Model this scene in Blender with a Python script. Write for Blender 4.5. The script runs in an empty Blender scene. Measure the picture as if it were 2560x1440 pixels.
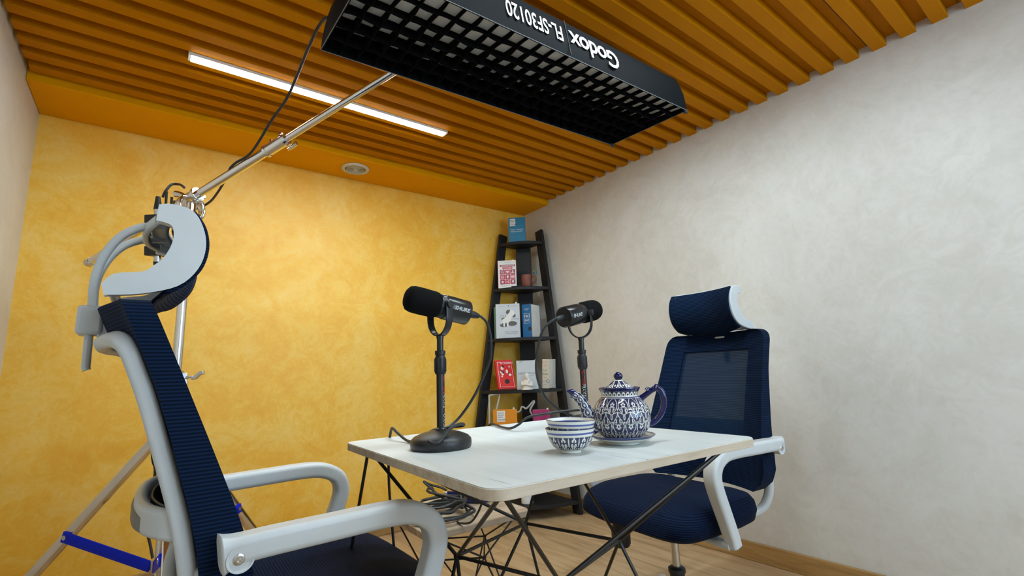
import bpy, math, random
import numpy as np
from mathutils import Vector, Matrix
random.seed(7)
PI = math.pi
scene = bpy.context.scene
C = scene.collection

# ------------------------------------------------------------------ camera
YAW, PIT, ROL = -0.6494, 0.1756, -0.03767
ca, sa, cb, sb, cc, sc = math.cos(YAW), math.sin(YAW), math.cos(PIT), math.sin(PIT), math.cos(ROL), math.sin(ROL)
fw = Vector((-sa*cb, ca*cb, sb)); r0 = Vector((ca, sa, 0)); u0 = r0.cross(fw)
rt = cc*r0 + sc*u0; up = -sc*r0 + cc*u0
cam_d = bpy.data.cameras.new('camera'); cam = bpy.data.objects.new('camera', cam_d); C.objects.link(cam)
mw = Matrix(((rt.x, up.x, -fw.x, 0), (rt.y, up.y, -fw.y, 0), (rt.z, up.z, -fw.z, .929), (0, 0, 0, 1)))
cam.matrix_world = mw
cam_d.sensor_width = 36; cam_d.sensor_fit = 'HORIZONTAL'; cam_d.lens = 36*1196.1/2560
cam_d.clip_start = .02; cam_d.clip_end = 100
scene.camera = cam

# ------------------------------------------------------------------ world, light, exposure
world = bpy.data.worlds.new('sky'); scene.world = world; world.use_nodes = True
bg = world.node_tree.nodes['Background']; bg.inputs[0].default_value = (.55, .77, 1.0, 1); bg.inputs[1].default_value = 2.6
vs = scene.view_settings
vs.view_transform = 'Standard'; vs.look = 'None'; vs.exposure = 1.42; vs.gamma = 1.0; vs.use_curve_mapping = False
LED_STRENGTH = 26.0; LED_COOL = 39.0
pl = bpy.data.lights.new('window_portal', 'AREA'); pl.shape = 'RECTANGLE'; pl.size = 1.9; pl.size_y = 1.3
pl.cycles.is_portal = True
po = bpy.data.objects.new('window_portal', pl); C.objects.link(po)
po.location = (1.35, -1.62, 1.45); po.rotation_euler = (PI/2, 0, 0)     # faces +y, into the room

# ------------------------------------------------------------------ materials
MATS = {}
class N:
    """small helper that chains shader nodes"""
    def __init__(s, name):
        s.m = bpy.data.materials.new(name); s.m.use_nodes = True; s.t = s.m.node_tree
        s.b = s.t.nodes['Principled BSDF']; s.out = s.t.nodes['Material Output']; s._c = None
    def n(s, typ, **kw):
        nd = s.t.nodes.new(typ)
        for k, v in kw.items(): setattr(nd, k, v)
        return nd
    def link(s, a, b): s.t.links.new(a, b)
    def coord(s):
        if not s._c: s._c = s.n('ShaderNodeTexCoord')
        return s._c.outputs['Object']
    def math(s, op, a, b=None, clamp=False):
        nd = s.n('ShaderNodeMath', operation=op, use_clamp=clamp)
        for i, v in enumerate((a, b)):
            if v is None: continue
            if isinstance(v, (int, float)): nd.inputs[i].default_value = v
            else: s.link(v, nd.inputs[i])
        return nd.outputs[0]
    def mapping(s, scale=(1, 1, 1), rot=(0, 0, 0), loc=(0, 0, 0)):
        nd = s.n('ShaderNodeMapping'); s.link(s.coord(), nd.inputs[0])
        nd.inputs['Scale'].default_value = scale; nd.inputs['Rotation'].default_value = rot; nd.inputs['Location'].default_value = loc
        return nd.outputs[0]
    def noise(s, scale, detail=3, rough=.5, dist=0, vec=None, out='Fac'):
        nd = s.n('ShaderNodeTexNoise'); s.link(vec or s.coord(), nd.inputs['Vector'])
        nd.inputs['Scale'].default_value = scale; nd.inputs['Detail'].default_value = detail
        nd.inputs['Roughness'].default_value = rough; nd.inputs['Distortion'].default_value = dist
        return nd.outputs[out]
    def ramp(s, fac, stops):
        nd = s.n('ShaderNodeValToRGB'); s.link(fac, nd.inputs[0]); e = nd.color_ramp.elements
        while len(e) < len(stops): e.new(.5)
        for el, (p, c) in zip(e, stops): el.position = p; el.color = (*c, 1)
        return nd.outputs[0]
    def mix(s, fac, a, b, mode='MIX'):
        nd = s.n('ShaderNodeMix', data_type='RGBA', blend_type=mode)
        for i, v in ((0, fac), (6, a), (7, b)):
            if isinstance(v, (int, float)): nd.inputs[i].default_value = v
            elif isinstance(v, tuple): nd.inputs[i].default_value = (*v, 1)
            else: s.link(v, nd.inputs[i])
        return nd.outputs[2]
    def bump(s, h, strength=.2, dist=.002):
        nd = s.n('ShaderNodeBump'); s.link(h, nd.inputs['Height']); nd.inputs['Strength'].default_value = strength
        nd.inputs['Distance'].default_value = dist; s.link(nd.outputs[0], s.b.inputs['Normal'])
    def base(s, v):
        if isinstance(v, tuple): s.b.inputs['Base Color'].default_value = (*v, 1)
        else: s.link(v, s.b.inputs['Base Color'])
    def set(s, rough=.5, metal=0, spec=.5, coat=0):
        s.b.inputs['Roughness'].default_value = rough; s.b.inputs['Metallic'].default_value = metal
        s.b.inputs['Specular IOR Level'].default_value = spec; s.b.inputs['Coat Weight'].default_value = coat
        return s.m

def simple(name, col, rough=.5, metal=0, spec=.5, coat=0, var=.12, vscale=30, bump=0, bscale=200):
    if name in MATS: return MATS[name]
    k = N(name); f = k.noise(vscale, 3)
    d = tuple(c*(1-var) for c in col); l = tuple(min(1, c*(1+var)) for c in col)
    k.base(k.ramp(f, [(.3, d), (.7, l)]))
    if bump: k.bump(k.noise(bscale, 2), bump, .001)
    MATS[name] = k.set(rough, metal, spec, coat); return MATS[name]

def plaster(name, tones, rough, scale=2.2, spec=.35):
    k = N(name)
    w = k.noise(1.1, 2, .5, 0, out='Color')
    mp = k.mix(.12, k.coord(), w)
    a = k.noise(scale, 6, .62, 1.3, mp); b = k.noise(scale*3.1, 5, .6, 2.2, mp); c = k.noise(scale*8, 5, .62, 3.2, mp)
    s = k.math('ADD', k.math('MULTIPLY', a, .40), k.math('ADD', k.math('MULTIPLY', b, .33), k.math('MULTIPLY', c, .27)))
    k.base(k.ramp(s, [(.36, tones[0]), (.47, tones[1]), (.53, tones[2]), (.64, tones[3])]))
    st = k.noise(14, 6, .65, 3.0, k.mapping((1, 1, .5)))
    k.bump(k.math('ADD', st, k.math('MULTIPLY', b, .6)), .14, .004)
    rr = k.math('ADD', k.math('MULTIPLY', b, .25), rough-.12); k.link(rr, k.b.inputs['Roughness'])
    k.set(rough, 0, spec); k.link(rr, k.b.inputs['Roughness']); return k.m
MATS['yellow'] = plaster('yellow plaster', [(.86, .42, .010), (.90, .50, .032), (.92, .56, .075), (.94, .64, .17)], .52, 2.0, .8)
MATS['grey'] = plaster('grey plaster', [(.60, .58, .53), (.64, .62, .575), (.67, .655, .615), (.71, .70, .67)], .42, 1.5)

def paint(name, a, b, rough):
    k = N(name); k.base(k.ramp(k.noise(3.5, 4, .6, .6), [(.3, a), (.7, b)])); k.bump(k.noise(60, 3), .04, .001)
    return k.set(rough, 0, .06)
MATS['orange'] = paint('orange paint', (.48, .170, .0), (.52, .190, .0), .55)
MATS['soffit'] = paint('soffit paint', (.78, .33, .0), (.82, .36, .0), .55)

def wood(name, tones, axis='Y', rough=.45, scale=1.0):
    k = N(name)
    inf = k.n('ShaderNodeObjectInfo'); off = k.n('ShaderNodeCombineXYZ')
    for i in range(3): k.link(k.math('MULTIPLY', inf.outputs['Random'], 7.0+3*i), off.inputs[i])
    add = k.n('ShaderNodeVectorMath', operation='ADD'); k.link(k.coord(), add.inputs[0]); k.link(off.outputs[0], add.inputs[1])
    mp = k.n('ShaderNodeMapping'); k.link(add.outputs[0], mp.inputs[0])
    s = {'X': (1.2, 14, 14), 'Y': (14, 1.2, 14), 'Z': (14, 14, 1.2)}[axis]
    mp.inputs['Scale'].default_value = tuple(v*scale for v in s); v = mp.outputs[0]
    a = k.noise(1.0, 6, .6, 1.2, v); b = k.noise(5.0, 4, .6, .4, v)
    f = k.math('ADD', k.math('MULTIPLY', a, .68), k.math('MULTIPLY', b, .32))
    col = k.ramp(f, [(.34, tones[0]), (.46, tones[1]), (.56, tones[2]), (.68, tones[3])])
    hue = k.math('ADD', k.math('MULTIPLY', inf.outputs['Random'], .16), .92)
    hs = k.n('ShaderNodeHueSaturation'); k.link(col, hs.inputs['Color']); k.link(hue, hs.inputs['Value'])
    k.base(hs.outputs[0]); k.bump(b, .06, .001)
    return k.set(rough, 0, .4)
MATS['floor'] = wood('oak laminate', [(.30, .19, .095), (.43, .29, .155), (.50, .355, .20), (.55, .40, .24)], 'Y', .42)
MATS['baseboard'] = wood('oak baseboard', [(.24, .13, .045), (.36, .21, .075), (.42, .25, .09), (.47, .29, .11)], 'Y', .4)
MATS['baseboard_x'] = wood('oak baseboard along', [(.24, .13, .045), (.36, .21, .075), (.42, .25, .09), (.47, .29, .11)], 'X', .4)
MATS['edge'] = wood('light oak edge band', [(.40, .32, .23), (.52, .43, .32), (.57, .48, .37), (.62, .53, .42)], 'X', .5, 1.4)
MATS['edge_y'] = wood('light oak edge band along', [(.40, .32, .23), (.52, .43, .32), (.57, .48, .37), (.62, .53, .42)], 'Y', .5, 1.4)
MATS['board'] = wood('sonoma oak board', [(.20, .14, .095), (.36, .27, .19), (.44, .345, .25), (.50, .40, .30)], 'X', .45)
MATS['blackwood'] = wood('black stained wood', [(.006, .006, .007), (.008, .008, .0095), (.011, .011, .013), (.016, .016, .018)], 'Z', .55)

def tabletop_mat():
    k = N('bleached wood tabletop')
    v = k.mapping((14, 1.1, 14)); a = k.noise(1.2, 6, .6, .8, v)
    col = k.ramp(a, [(.3, (.52, .545, .535)), (.45, (.59, .62, .615)), (.6, (.63, .665, .66))])
    cr = k.noise(1.0, 3, .55, .3, k.mapping((34, 1.5, 1), loc=(3, 1, 0)))
    m = k.ramp(cr, [(.715, (0, 0, 0)), (.735, (1, 1, 1))])
    k.base(k.mix(m, col, (.25, .25, .25))); k.bump(a, .04, .001)
    return k.set(.42, 0, .4)
MATS['tabletop'] = tabletop_mat()

def fabric(name, col, mode):
    """ribbed upholstery: 'z' ribs stacked in height, 'seat' ribs across on top and stacked on the sides"""
    k = N(name); sp = k.n('ShaderNodeSeparateXYZ'); k.link(k.coord(), sp.inputs[0])
    per = 2*PI/.0062
    sz = k.math('SINE', k.math('MULTIPLY', sp.outputs[2], per))
    if mode == 'seat':
        g = k.n('ShaderNodeNewGeometry'); ns = k.n('ShaderNodeSeparateXYZ'); k.link(g.outputs['Normal'], ns.inputs[0])
        top = k.math('GREATER_THAN', ns.outputs[2], .8)
        sx = k.math('SINE', k.math('MULTIPLY', sp.outputs[0], per))
        sz = k.math('ADD', k.math('MULTIPLY', sx, top), k.math('MULTIPLY', sz, k.math('SUBTRACT', 1.0, top)))
    rib = k.math('MULTIPLY_ADD', sz, .5); rib.node.inputs[2].default_value = .5
    dark = tuple(c*.55 for c in col); light = tuple(c*1.5 for c in col)
    k.base(k.ramp(rib, [(.25, dark), (.8, light)])); k.bump(rib, .5, .0012)
    k.b.inputs['Sheen Weight'].default_value = .02; k.b.inputs['Sheen Roughness'].default_value = .4
    return k.set(.85, 0, .08)
NAVY = (.0030, .0105, .032)
MATS['navy'] = fabric('navy ribbed fabric', NAVY, 'z')
MATS['navy_seat'] = fabric('navy seat fabric', (.0028, .0078, .025), 'seat')
def meshfab():
    k = N('navy see-through mesh'); sp = k.n('ShaderNodeSeparateXYZ'); k.link(k.coord(), sp.inputs[0])
    s1 = k.math('SINE', k.math('MULTIPLY', sp.outputs[2], 2*PI/.0062))
    k.base(k.ramp(s1, [(.2, (.0045, .013, .034)), (.9, (.011, .026, .055))])); k.set(.85, 0, .06)
    tr = k.n('ShaderNodeBsdfTransparent'); mx = k.n('ShaderNodeMixShader')
    fac = k.math('MULTIPLY_ADD', s1, .02); fac.node.inputs[2].default_value = .03
    k.link(k.math('SUBTRACT', 1.0, fac), mx.inputs[0]); k.link(tr.outputs[0], mx.inputs[1]); k.link(k.b.outputs[0], mx.inputs[2])
    k.link(mx.outputs[0], k.out.inputs[0]); return k.m
MATS['mesh'] = meshfab()

simple('plastic', (.56, .59, .60), .38, var=.02)
simple('greyplastic', (.12, .12, .115), .4)
simple('black', (.010, .010, .011), .45)
simple('blackrod', (.008, .0075, .007), .38)
simple('blacksatin', (.012, .013, .015), .28, var=.05)
simple('castiron', (.014, .015, .016), .38, bump=.5, bscale=420)
simple('foam', (.006, .006, .0065), .95, spec=.1, bump=.6, bscale=900)
simple('cable', (.020, .021, .022), .5)
simple('chrome', (.80, .80, .80), .12, metal=1, var=.02)
simple('steel', (.62, .62, .61), .25, metal=1, var=.04)
simple('softbox', (.0018, .0030, .0042), .7, spec=.08, bump=.2, bscale=500)
simple('grid', (.003, .003, .0034), .9, spec=.05)
simple('diffuser', (.50, .515, .52), .7, var=.03)
simple('white', (.80, .81, .80), .45, var=.02)
simple('paper', (.76, .74, .68), .7, var=.04)
simple('ink', (.02, .02, .022), .6)
simple('greyink', (.16, .17, .18), .6)
simple('red', (.72, .022, .018), .45, var=.05)
simple('pink', (.62, .055, .10), .45, var=.05)
simple('darkpink', (.36, .04, .085), .45, var=.05)
simple('bookblue', (.010, .20, .38), .45, var=.05)
simple('deepblue', (.008, .14, .36), .45, var=.05)
simple('bookorange', (.75, .27, .012), .45, var=.05)
simple('magenta', (.38, .02, .13), .45, var=.05)
simple('cream', (.66, .63, .52), .5, var=.04)
simple('bookgrey', (.60, .65, .70), .5, var=.03)
simple('clay', (.19, .055, .035), .5, var=.15)
simple('terracotta', (.42, .13, .06), .7)
simple('blue', (.0, .018, .68), .4, spec=.2, var=.04)
simple('devblue', (.004, .008, .075), .4)
simple('glaze_blue', (.0025, .0045, .062), .1, coat=.3, var=.3, vscale=60)
simple('gold', (.62, .46, .16), .3, metal=1)
simple('ventplastic', (.62, .60, .54), .45, var=.03)
simple('copper', (.42, .25, .16), .45, metal=.6)
simple('neon', (.52, .52, .50), .35, var=.04)
simple('figurine', (.78, .76, .70), .5, var=.04)
simple('teal', (.03, .16, .24), .4)
simple('green', (.10, .22, .14), .5)
def emis(name, col, st):
    k = N(name); k.base((.9, .9, .9)); k.b.inputs['Emission Color'].default_value = (*col, 1); k.b.inputs['Emission Strength'].default_value = st
    return k.set(.5)
MATS['led'] = emis('led diffuser', (.93, 1.0, .98), LED_STRENGTH)
MATS['led_cool'] = emis('cool led diffuser', (.82, .97, 1.03), LED_COOL)
def glass():
    k = N('window glass'); tr = k.n('ShaderNodeBsdfTransparent'); gl = k.n('ShaderNodeBsdfGlossy'); mx = k.n('ShaderNodeMixShader')
    gl.inputs['Roughness'].default_value = .02; mx.inputs[0].default_value = .05
    k.link(tr.outputs[0], mx.inputs[1]); k.link(gl.outputs[0], mx.inputs[2]); k.link(mx.outputs[0], k.out.inputs[0]); return k.m
MATS['glass'] = glass()
def painted_ceramic():
    k = N('painted ceramic'); a = k.n('ShaderNodeAttribute'); a.attribute_name = 'Col'
    f = k.noise(140, 3); k.base(k.mix(k.math('MULTIPLY', f, .12), a.outputs['Color'], (.3, .3, .34)))
    return k.set(.09, 0, .5, .3)
MATS['ceramic'] = painted_ceramic()

# ------------------------------------------------------------------ mesh helpers
def V(*a): return Vector(a if len(a) > 1 else a[0])
def smooth(pts, n=6, closed=False):
    """Catmull-Rom resampling; works on tuples of any length"""
    p = [np.array(q, float) for q in pts]; out = []; m = len(p)
    for i in range(m if closed else m-1):
        if closed: a, b, c, d = p[i-1], p[i], p[(i+1) % m], p[(i+2) % m]
        else: a, b, c, d = p[max(i-1, 0)], p[i], p[i+1], p[min(i+2, m-1)]
        for j in range(n):
            t = j/n; out.append(.5*((2*b)+(c-a)*t+(2*a-5*b+4*c-d)*t*t+(3*b-a-3*c+d)*t**3))
    if not closed: out.append(p[-1])
    return out
def rrect(w, h, r=.35, n=3):
    """rounded rectangle section, r as a share of the shorter side"""
    rad = r*min(w, h); out = []
    for k, (sx, sy) in enumerate(((1, 1), (-1, 1), (-1, -1), (1, -1))):
        for j in range(n+1):
            a = (k+j/n)*PI/2; out.append((sx*(w/2-rad)+rad*math.cos(a), sy*(h/2-rad)+rad*math.sin(a)))
    return out
def circ(r, n=10): return [(r*math.cos(2*PI*i/n), r*math.sin(2*PI*i/n)) for i in range(n)]

class MB:
    def __init__(s): s.v = []; s.f = []
    def add(s, vs, fs):
        o = len(s.v); s.v += [tuple(map(float, q)) for q in vs]; s.f += [tuple(o+i for i in f) for f in fs]; return s
    def box(s, c, size, M=None):
        x, y, z = (q/2 for q in size); vs = [(a*x, b*y, d*z) for d in (-1, 1) for b in (-1, 1) for a in (-1, 1)]
        if M is not None: vs = [M @ Vector(q) for q in vs]
        vs = [(q[0]+c[0], q[1]+c[1], q[2]+c[2]) for q in vs]
        return s.add(vs, [(0, 2, 3, 1), (4, 5, 7, 6), (0, 1, 5, 4), (2, 6, 7, 3), (0, 4, 6, 2), (1, 3, 7, 5)])
    def bx(s, x0, x1, y0, y1, z0, z1): return s.box(((x0+x1)/2, (y0+y1)/2, (z0+z1)/2), (x1-x0, y1-y0, z1-z0))
    def rings(s, rings, closed=False, caps=True):
        m = len(rings[0]); k = len(rings); vs = [q for r in rings for q in r]; fs = []
        for i in range(k if closed else k-1):
            a, b = i*m, ((i+1) % k)*m
            for j in range(m): j2 = (j+1) % m; fs.append((a+j, a+j2, b+j2, b+j))
        if caps and not closed: fs.append(tuple(range(m-1, -1, -1))); fs.append(tuple((k-1)*m+j for j in range(m)))
        return s.add(vs, fs)
    def sweep(s, path, sec, side=None, closed=False, scale=None):
        """section (a,b): a along side, b along normal. side: fixed vector, list of vectors, or None = parallel transport"""
        p = [Vector(q[:3]) for q in path]; n = len(p); rings = []; prev = None
        for i in range(n):
            if closed: t = p[(i+1) % n]-p[i-1]
            else: t = p[min(i+1, n-1)]-p[max(i-1, 0)]
            t = t.normalized() if t.length > 1e-9 else Vector((0, 0, 1))
            if side is None:
                if prev is None: prev = t.orthogonal().normalized()
                sd = (prev-t*prev.dot(t)).normalized(); prev = sd
            else:
                sv = Vector(side[i]) if isinstance(side, list) else Vector(side); sd = (sv-t*sv.dot(t)).normalized()
            nm = t.cross(sd); k = scale[i] if scale else (1, 1)
            if isinstance(k, (int, float)): k = (k, k)
            se = sec[i] if isinstance(sec[0], list) else sec
            rings.append([p[i]+sd*a*k[0]+nm*b*k[1] for a, b in se])
        return s.rings(rings, closed)
    def tube(s, path, r, n=8, closed=False): 
        if isinstance(r, (list, tuple)): return s.sweep(path, circ(1, n), None, closed, list(r))
        return s.sweep(path, circ(r, n), None, closed)
    def cyl(s, a, b, r0, r1=None, n=20):
        r1 = r0 if r1 is None else r1; return s.tube([a, b], [r0, r1], n)
    def lathe(s, prof, n=40, M=None, o=(0, 0, 0), cap=False):
        rings = []
        for r, z in prof:
            ring = [Vector((r*math.cos(2*PI*j/n), r*math.sin(2*PI*j/n), z)) for j in range(n)]
            if M is not None: ring = [M @ q for q in ring]
            rings.append([q+Vector(o) for q in ring])
        return s.rings(rings, False, cap)
    def prism(s, poly, z0, z1):
        n = len(poly); return s.add([(x, y, z0) for x, y in poly]+[(x, y, z1) for x, y in poly],
            [tuple(range(n-1, -1, -1)), tuple(range(n, 2*n))]+[(i, (i+1) % n, n+(i+1) % n, n+i) for i in range(n)])
    def mesh(s, name, sm=40):
        me = bpy.data.meshes.new(name); me.from_pydata(s.v, [], s.f); me.update()
        if sm: me.shade_smooth(); me.set_sharp_from_angle(angle=math.radians(sm))
        return me
    def build(s, name, mat, parent=None, bevel=0, sm=40, sub=0, wn=False):
        o = bpy.data.objects.new(name, s.mesh(name, sm)); C.objects.link(o)
        o.data.materials.append(MATS[mat] if isinstance(mat, str) else mat)
        if parent: o.parent = parent
        if bevel:
            b = o.modifiers.new('bevel', 'BEVEL'); b.width = bevel; b.segments = 2; b.limit_method = 'ANGLE'; b.angle_limit = math.radians(35)
        if wn: o.modifiers.new('weighted', 'WEIGHTED_NORMAL')
        if sub:
            b = o.modifiers.new('sub', 'SUBSURF'); b.levels = sub; b.render_levels = sub
        return o

def tag(o, label=None, cat=None, group=None, kind=None):
    if label: o['label'] = label
    if cat: o['category'] = cat
    if group: o['group'] = group
    if kind: o['kind'] = kind
    return o
def thing(name, label, cat, loc=(0, 0, 0), rotz=0, group=None):
    o = bpy.data.objects.new(name, None); C.objects.link(o); o.location = loc; o.rotation_euler = (0, 0, rotz)
    o.empty_display_size = .05
    return tag(o, label, cat, group)
def struct(name, mb, mat, bevel=0, parent=None):
    o = mb.build(name, mat, parent, bevel)
    if not parent: tag(o, kind='structure')
    return o
def text(s, size, M, mat, parent, name='lettering', bold=0, depth=.0004, align='CENTER', sx=1.0, shear=0, space=1.0):
    """flat lettering as a thin mesh; M places the text plane (x along the line, y up)"""
    cu = bpy.data.curves.new(name, 'FONT'); cu.body = s; cu.size = size; cu.align_x = align; cu.align_y = 'CENTER'
    cu.offset = bold; cu.extrude = depth; cu.shear = shear; cu.space_character = space; cu.resolution_u = 3
    o = bpy.data.objects.new(name, cu); C.objects.link(o)
    dg = bpy.context.evaluated_depsgraph_get(); me = bpy.data.meshes.new_from_object(o.evaluated_get(dg))
    bpy.data.objects.remove(o); bpy.data.curves.remove(cu)
    me.transform(M @ Matrix.Diagonal((sx, 1, 1, 1))); me.materials.clear(); me.materials.append(MATS[mat]); me.name = name
    ob = bpy.data.objects.new(name, me); C.objects.link(ob); ob.parent = parent; return ob
def frame(o, ex, ey, ez):
    ex, ey, ez, o = map(Vector, (ex, ey, ez, o))
    return Matrix(((ex.x, ey.x, ez.x, o.x), (ex.y, ey.y, ez.y, o.y), (ex.z, ey.z, ez.z, o.z), (0, 0, 0, 1)))

# ------------------------------------------------------------------ room shell
XL, XR, YB, YF = -.50, 2.40, 2.96, -1.60
ZC, ZS, ZSOF = 2.274, 2.236, 2.208
struct('wall_left', MB().bx(XL-.1, XL, YF-.1, YB+.1, 0, 2.40), 'grey')
struct('wall_right', MB().bx(XR, XR+.1, YF-.1, YB+.1, 0, 2.40), 'grey')
struct('wall_back', MB().bx(XL, XR, YB, YB+.1, 0, 2.40), 'yellow')
WX0, WX1, WZ0, WZ1 = .40, 2.30, .80, 2.10
wf = MB().bx(XL, XR, YF-.1, YF, 0, WZ0).bx(XL, XR, YF-.1, YF, WZ1, 2.40).bx(XL, WX0, YF-.1, YF, WZ0, WZ1).bx(WX1, XR, YF-.1, YF, WZ0, WZ1)
struct('wall_front', wf, 'grey')
win = struct('window_1', MB().bx(WX0, WX1, YF-.07, YF-.02, WZ0, WZ0+.05).bx(WX0, WX1, YF-.07, YF-.02, WZ1-.05, WZ1).bx(WX0, WX0+.05, YF-.07, YF-.02, WZ0+.05, WZ1-.05).bx(WX1-.05, WX1, YF-.07, YF-.02, WZ0+.05, WZ1-.05).bx((WX0+WX1)/2-.025, (WX0+WX1)/2+.025, YF-.07, YF-.02, WZ0+.05, WZ1-.05), 'white')
for a, b in ((WX0+.05, (WX0+WX1)/2-.025), ((WX0+WX1)/2+.025, WX1-.05)):
    MB().bx(a, b, YF-.05, YF-.044, WZ0+.05, WZ1-.05).build('pane', 'glass', win)

fl = struct('floor', MB().bx(XL-.1, XR+.1, YF-.1, YB+.1, -.06, -.008), 'black')
PW, PLN = .193, 1.285
nrow = int((XR-XL)/PW)+1
for i in range(nrow):
    x0 = XL+i*PW; x1 = min(x0+PW, XR)
    y = YF-[.0, .42, .85, .2, .64][i % 5]
    while y < YB:
        y0, y1 = max(y, YF), min(y+PLN, YB)
        if y1-y0 > .02:
            MB().bx(x0+.0006, x1-.0006, y0+.0006, y1-.0006, -.008, 0).build('plank', 'floor', fl, .0008)
        y += PLN

bh, bt = .0855, .016
def bboard(name, x0, x1, y0, y1, mat): struct(name, MB().bx(x0, x1, y0, y1, 0, bh), mat, .004)
bboard('baseboard_right', XR-bt, XR, YF, YB-bt, 'baseboard')
bboard('baseboard_left', XL, XL+bt, YF, YB-bt, 'baseboard')
bboard('baseboard_back', XL, XR, YB-bt, YB, 'baseboard_x')

ceil = struct('ceiling', MB().bx(XL, XR, YF, YB, ZC, ZC+.1), 'orange')
sl0 = MB().bx(XL+.012, XR, 0, .050, ZS, ZC+.004).mesh('slat', 0)
P0 = .1735; PITCH = .0993
for i in range(-17, 25):
    o = bpy.data.objects.new('slat', sl0); C.objects.link(o); o.parent = ceil
    if not o.data.materials: o.data.materials.append(MATS['orange'])
    o.location = (random.choice([0, 0, .004]), P0+i*PITCH, 0)
    b = o.modifiers.new('bevel', 'BEVEL'); b.width = .0012; b.segments = 1
for i in range(-17, 24, 1):                                    # narrow dark joints of the ceiling boards between the slats
    if i % 3 == 0: MB().bx(XL, XR, P0+i*PITCH+.066, P0+i*PITCH+.0675, ZC-.0012, ZC).build('joint', 'ink', ceil)
struct('trim_1', MB().add([(XL, 2.632, ZSOF), (XR, 2.648, ZSOF), (XR, YB, ZSOF), (XL, YB, ZSOF), (XL, 2.632, ZC), (XR, 2.648, ZC), (XR, YB, ZC), (XL, YB, ZC)],
       [(3, 2, 1, 0), (4, 5, 6, 7), (0, 1, 5, 4), (1, 2, 6, 5), (2, 3, 7, 6), (3, 0, 4, 7)]), 'soffit', .004)

def led(x0, x1, y0, label, mat='led', up_=0.0):
    t = thing('ceiling_light', label, 'ceiling light', ((x0+x1)/2, y0+.0235, ZS+up_), 0)
    h = (x1-x0)/2
    MB().bx(-h, h, -.0235, .0235, -.0125, .034-up_).build('housing', 'white', t, .001)
    MB().bx(-h+.004, h-.004, -.0228, .0228, -.0135, -.012).build('diffuser', mat, t)
    for s in (-1, 1): MB().box((s*(h+.003), 0, .008), (.006, .046, .040)).build('end_cap', 'white', t, .001)
led(.04, 1.20, P0+19*PITCH+.051, 'long white linear ceiling light glowing between the orange slats')
led(.50, 1.60, P0+11*PITCH+.051, 'added linear fill light between slats, out of view above the softbox', 'led_cool', .016)  # added lamp, unseen behind the softbox, brightens the far end of the room
led(.45, 1.61, P0+3*PITCH+.051, 'linear ceiling light between slats on the near side of the softbox', 'led_cool', .016)
led(.45, 1.61, P0-13*PITCH+.051, 'added linear fill light between slats, unseen, nearest the window', 'led_cool', .016)  # filler lamp added out of view behind the camera

# round air vent
t = thing('air_vent', 'round off-white ceiling vent with concentric rings beside the yellow wall', 'vent', (.93, 2.775, ZSOF))
MB().lathe([(.060, 0), (.079, 0), (.082, -.003), (.080, -.009), (.064, -.012), (.060, -.008), (.060, 0)], 48).build('rim', 'ventplastic', t)
MB().lathe([(0, -.0005), (.061, -.0005)], 40).build('backing', 'ink', t)
for r in (.052, .044, .036, .028, .020): MB().lathe([(r-.0028, -.001), (r-.0006, -.011), (r+.0018, -.011), (r+.0018, -.001)], 40).build('ring', 'ventplastic', t)
MB().lathe([(.014, -.001), (.012, -.012), (0, -.013)], 24).build('hub', 'ventplastic', t)
MB().box((0, 0, -.004), (.118, .003, .004)).box((0, 0, -.004), (.003, .118, .004)).build('spoke', 'ventplastic', t)
# ------------------------------------------------------------------ office chairs
def lerp_tab(tab, z):
    if z <= tab[0][0]: return tab[0][1]
    for (a, va), (b, vb) in zip(tab, tab[1:]):
        if z <= b: return va+(vb-va)*(z-a)/(b-a)
    return tab[-1][1]
PROF = smooth([(.50, -.172), (.56, -.170), (.63, -.180), (.70, -.200), (.81, -.242), (.93, -.290), (1.04, -.335), (1.08, -.352)], 6)
PROF = [(float(a), float(b)) for a, b in PROF]
HWT = [(.50, .220), (.53, .254), (.57, .270), (.62, .267), (.75, .255), (.90, .243), (1.08, .233)]
ZT, RC, DEP = 1.08, .045, .058
def back_pt(u, z, off=0.0):
    hw = lerp_tab(HWT, z)
    if z > ZT-RC: hw = hw-RC+math.sqrt(max(RC*RC-(z-(ZT-RC))**2, 0))
    return Vector((lerp_tab(PROF, z)-DEP*(1-u*u)-off, u*hw, z))

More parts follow.
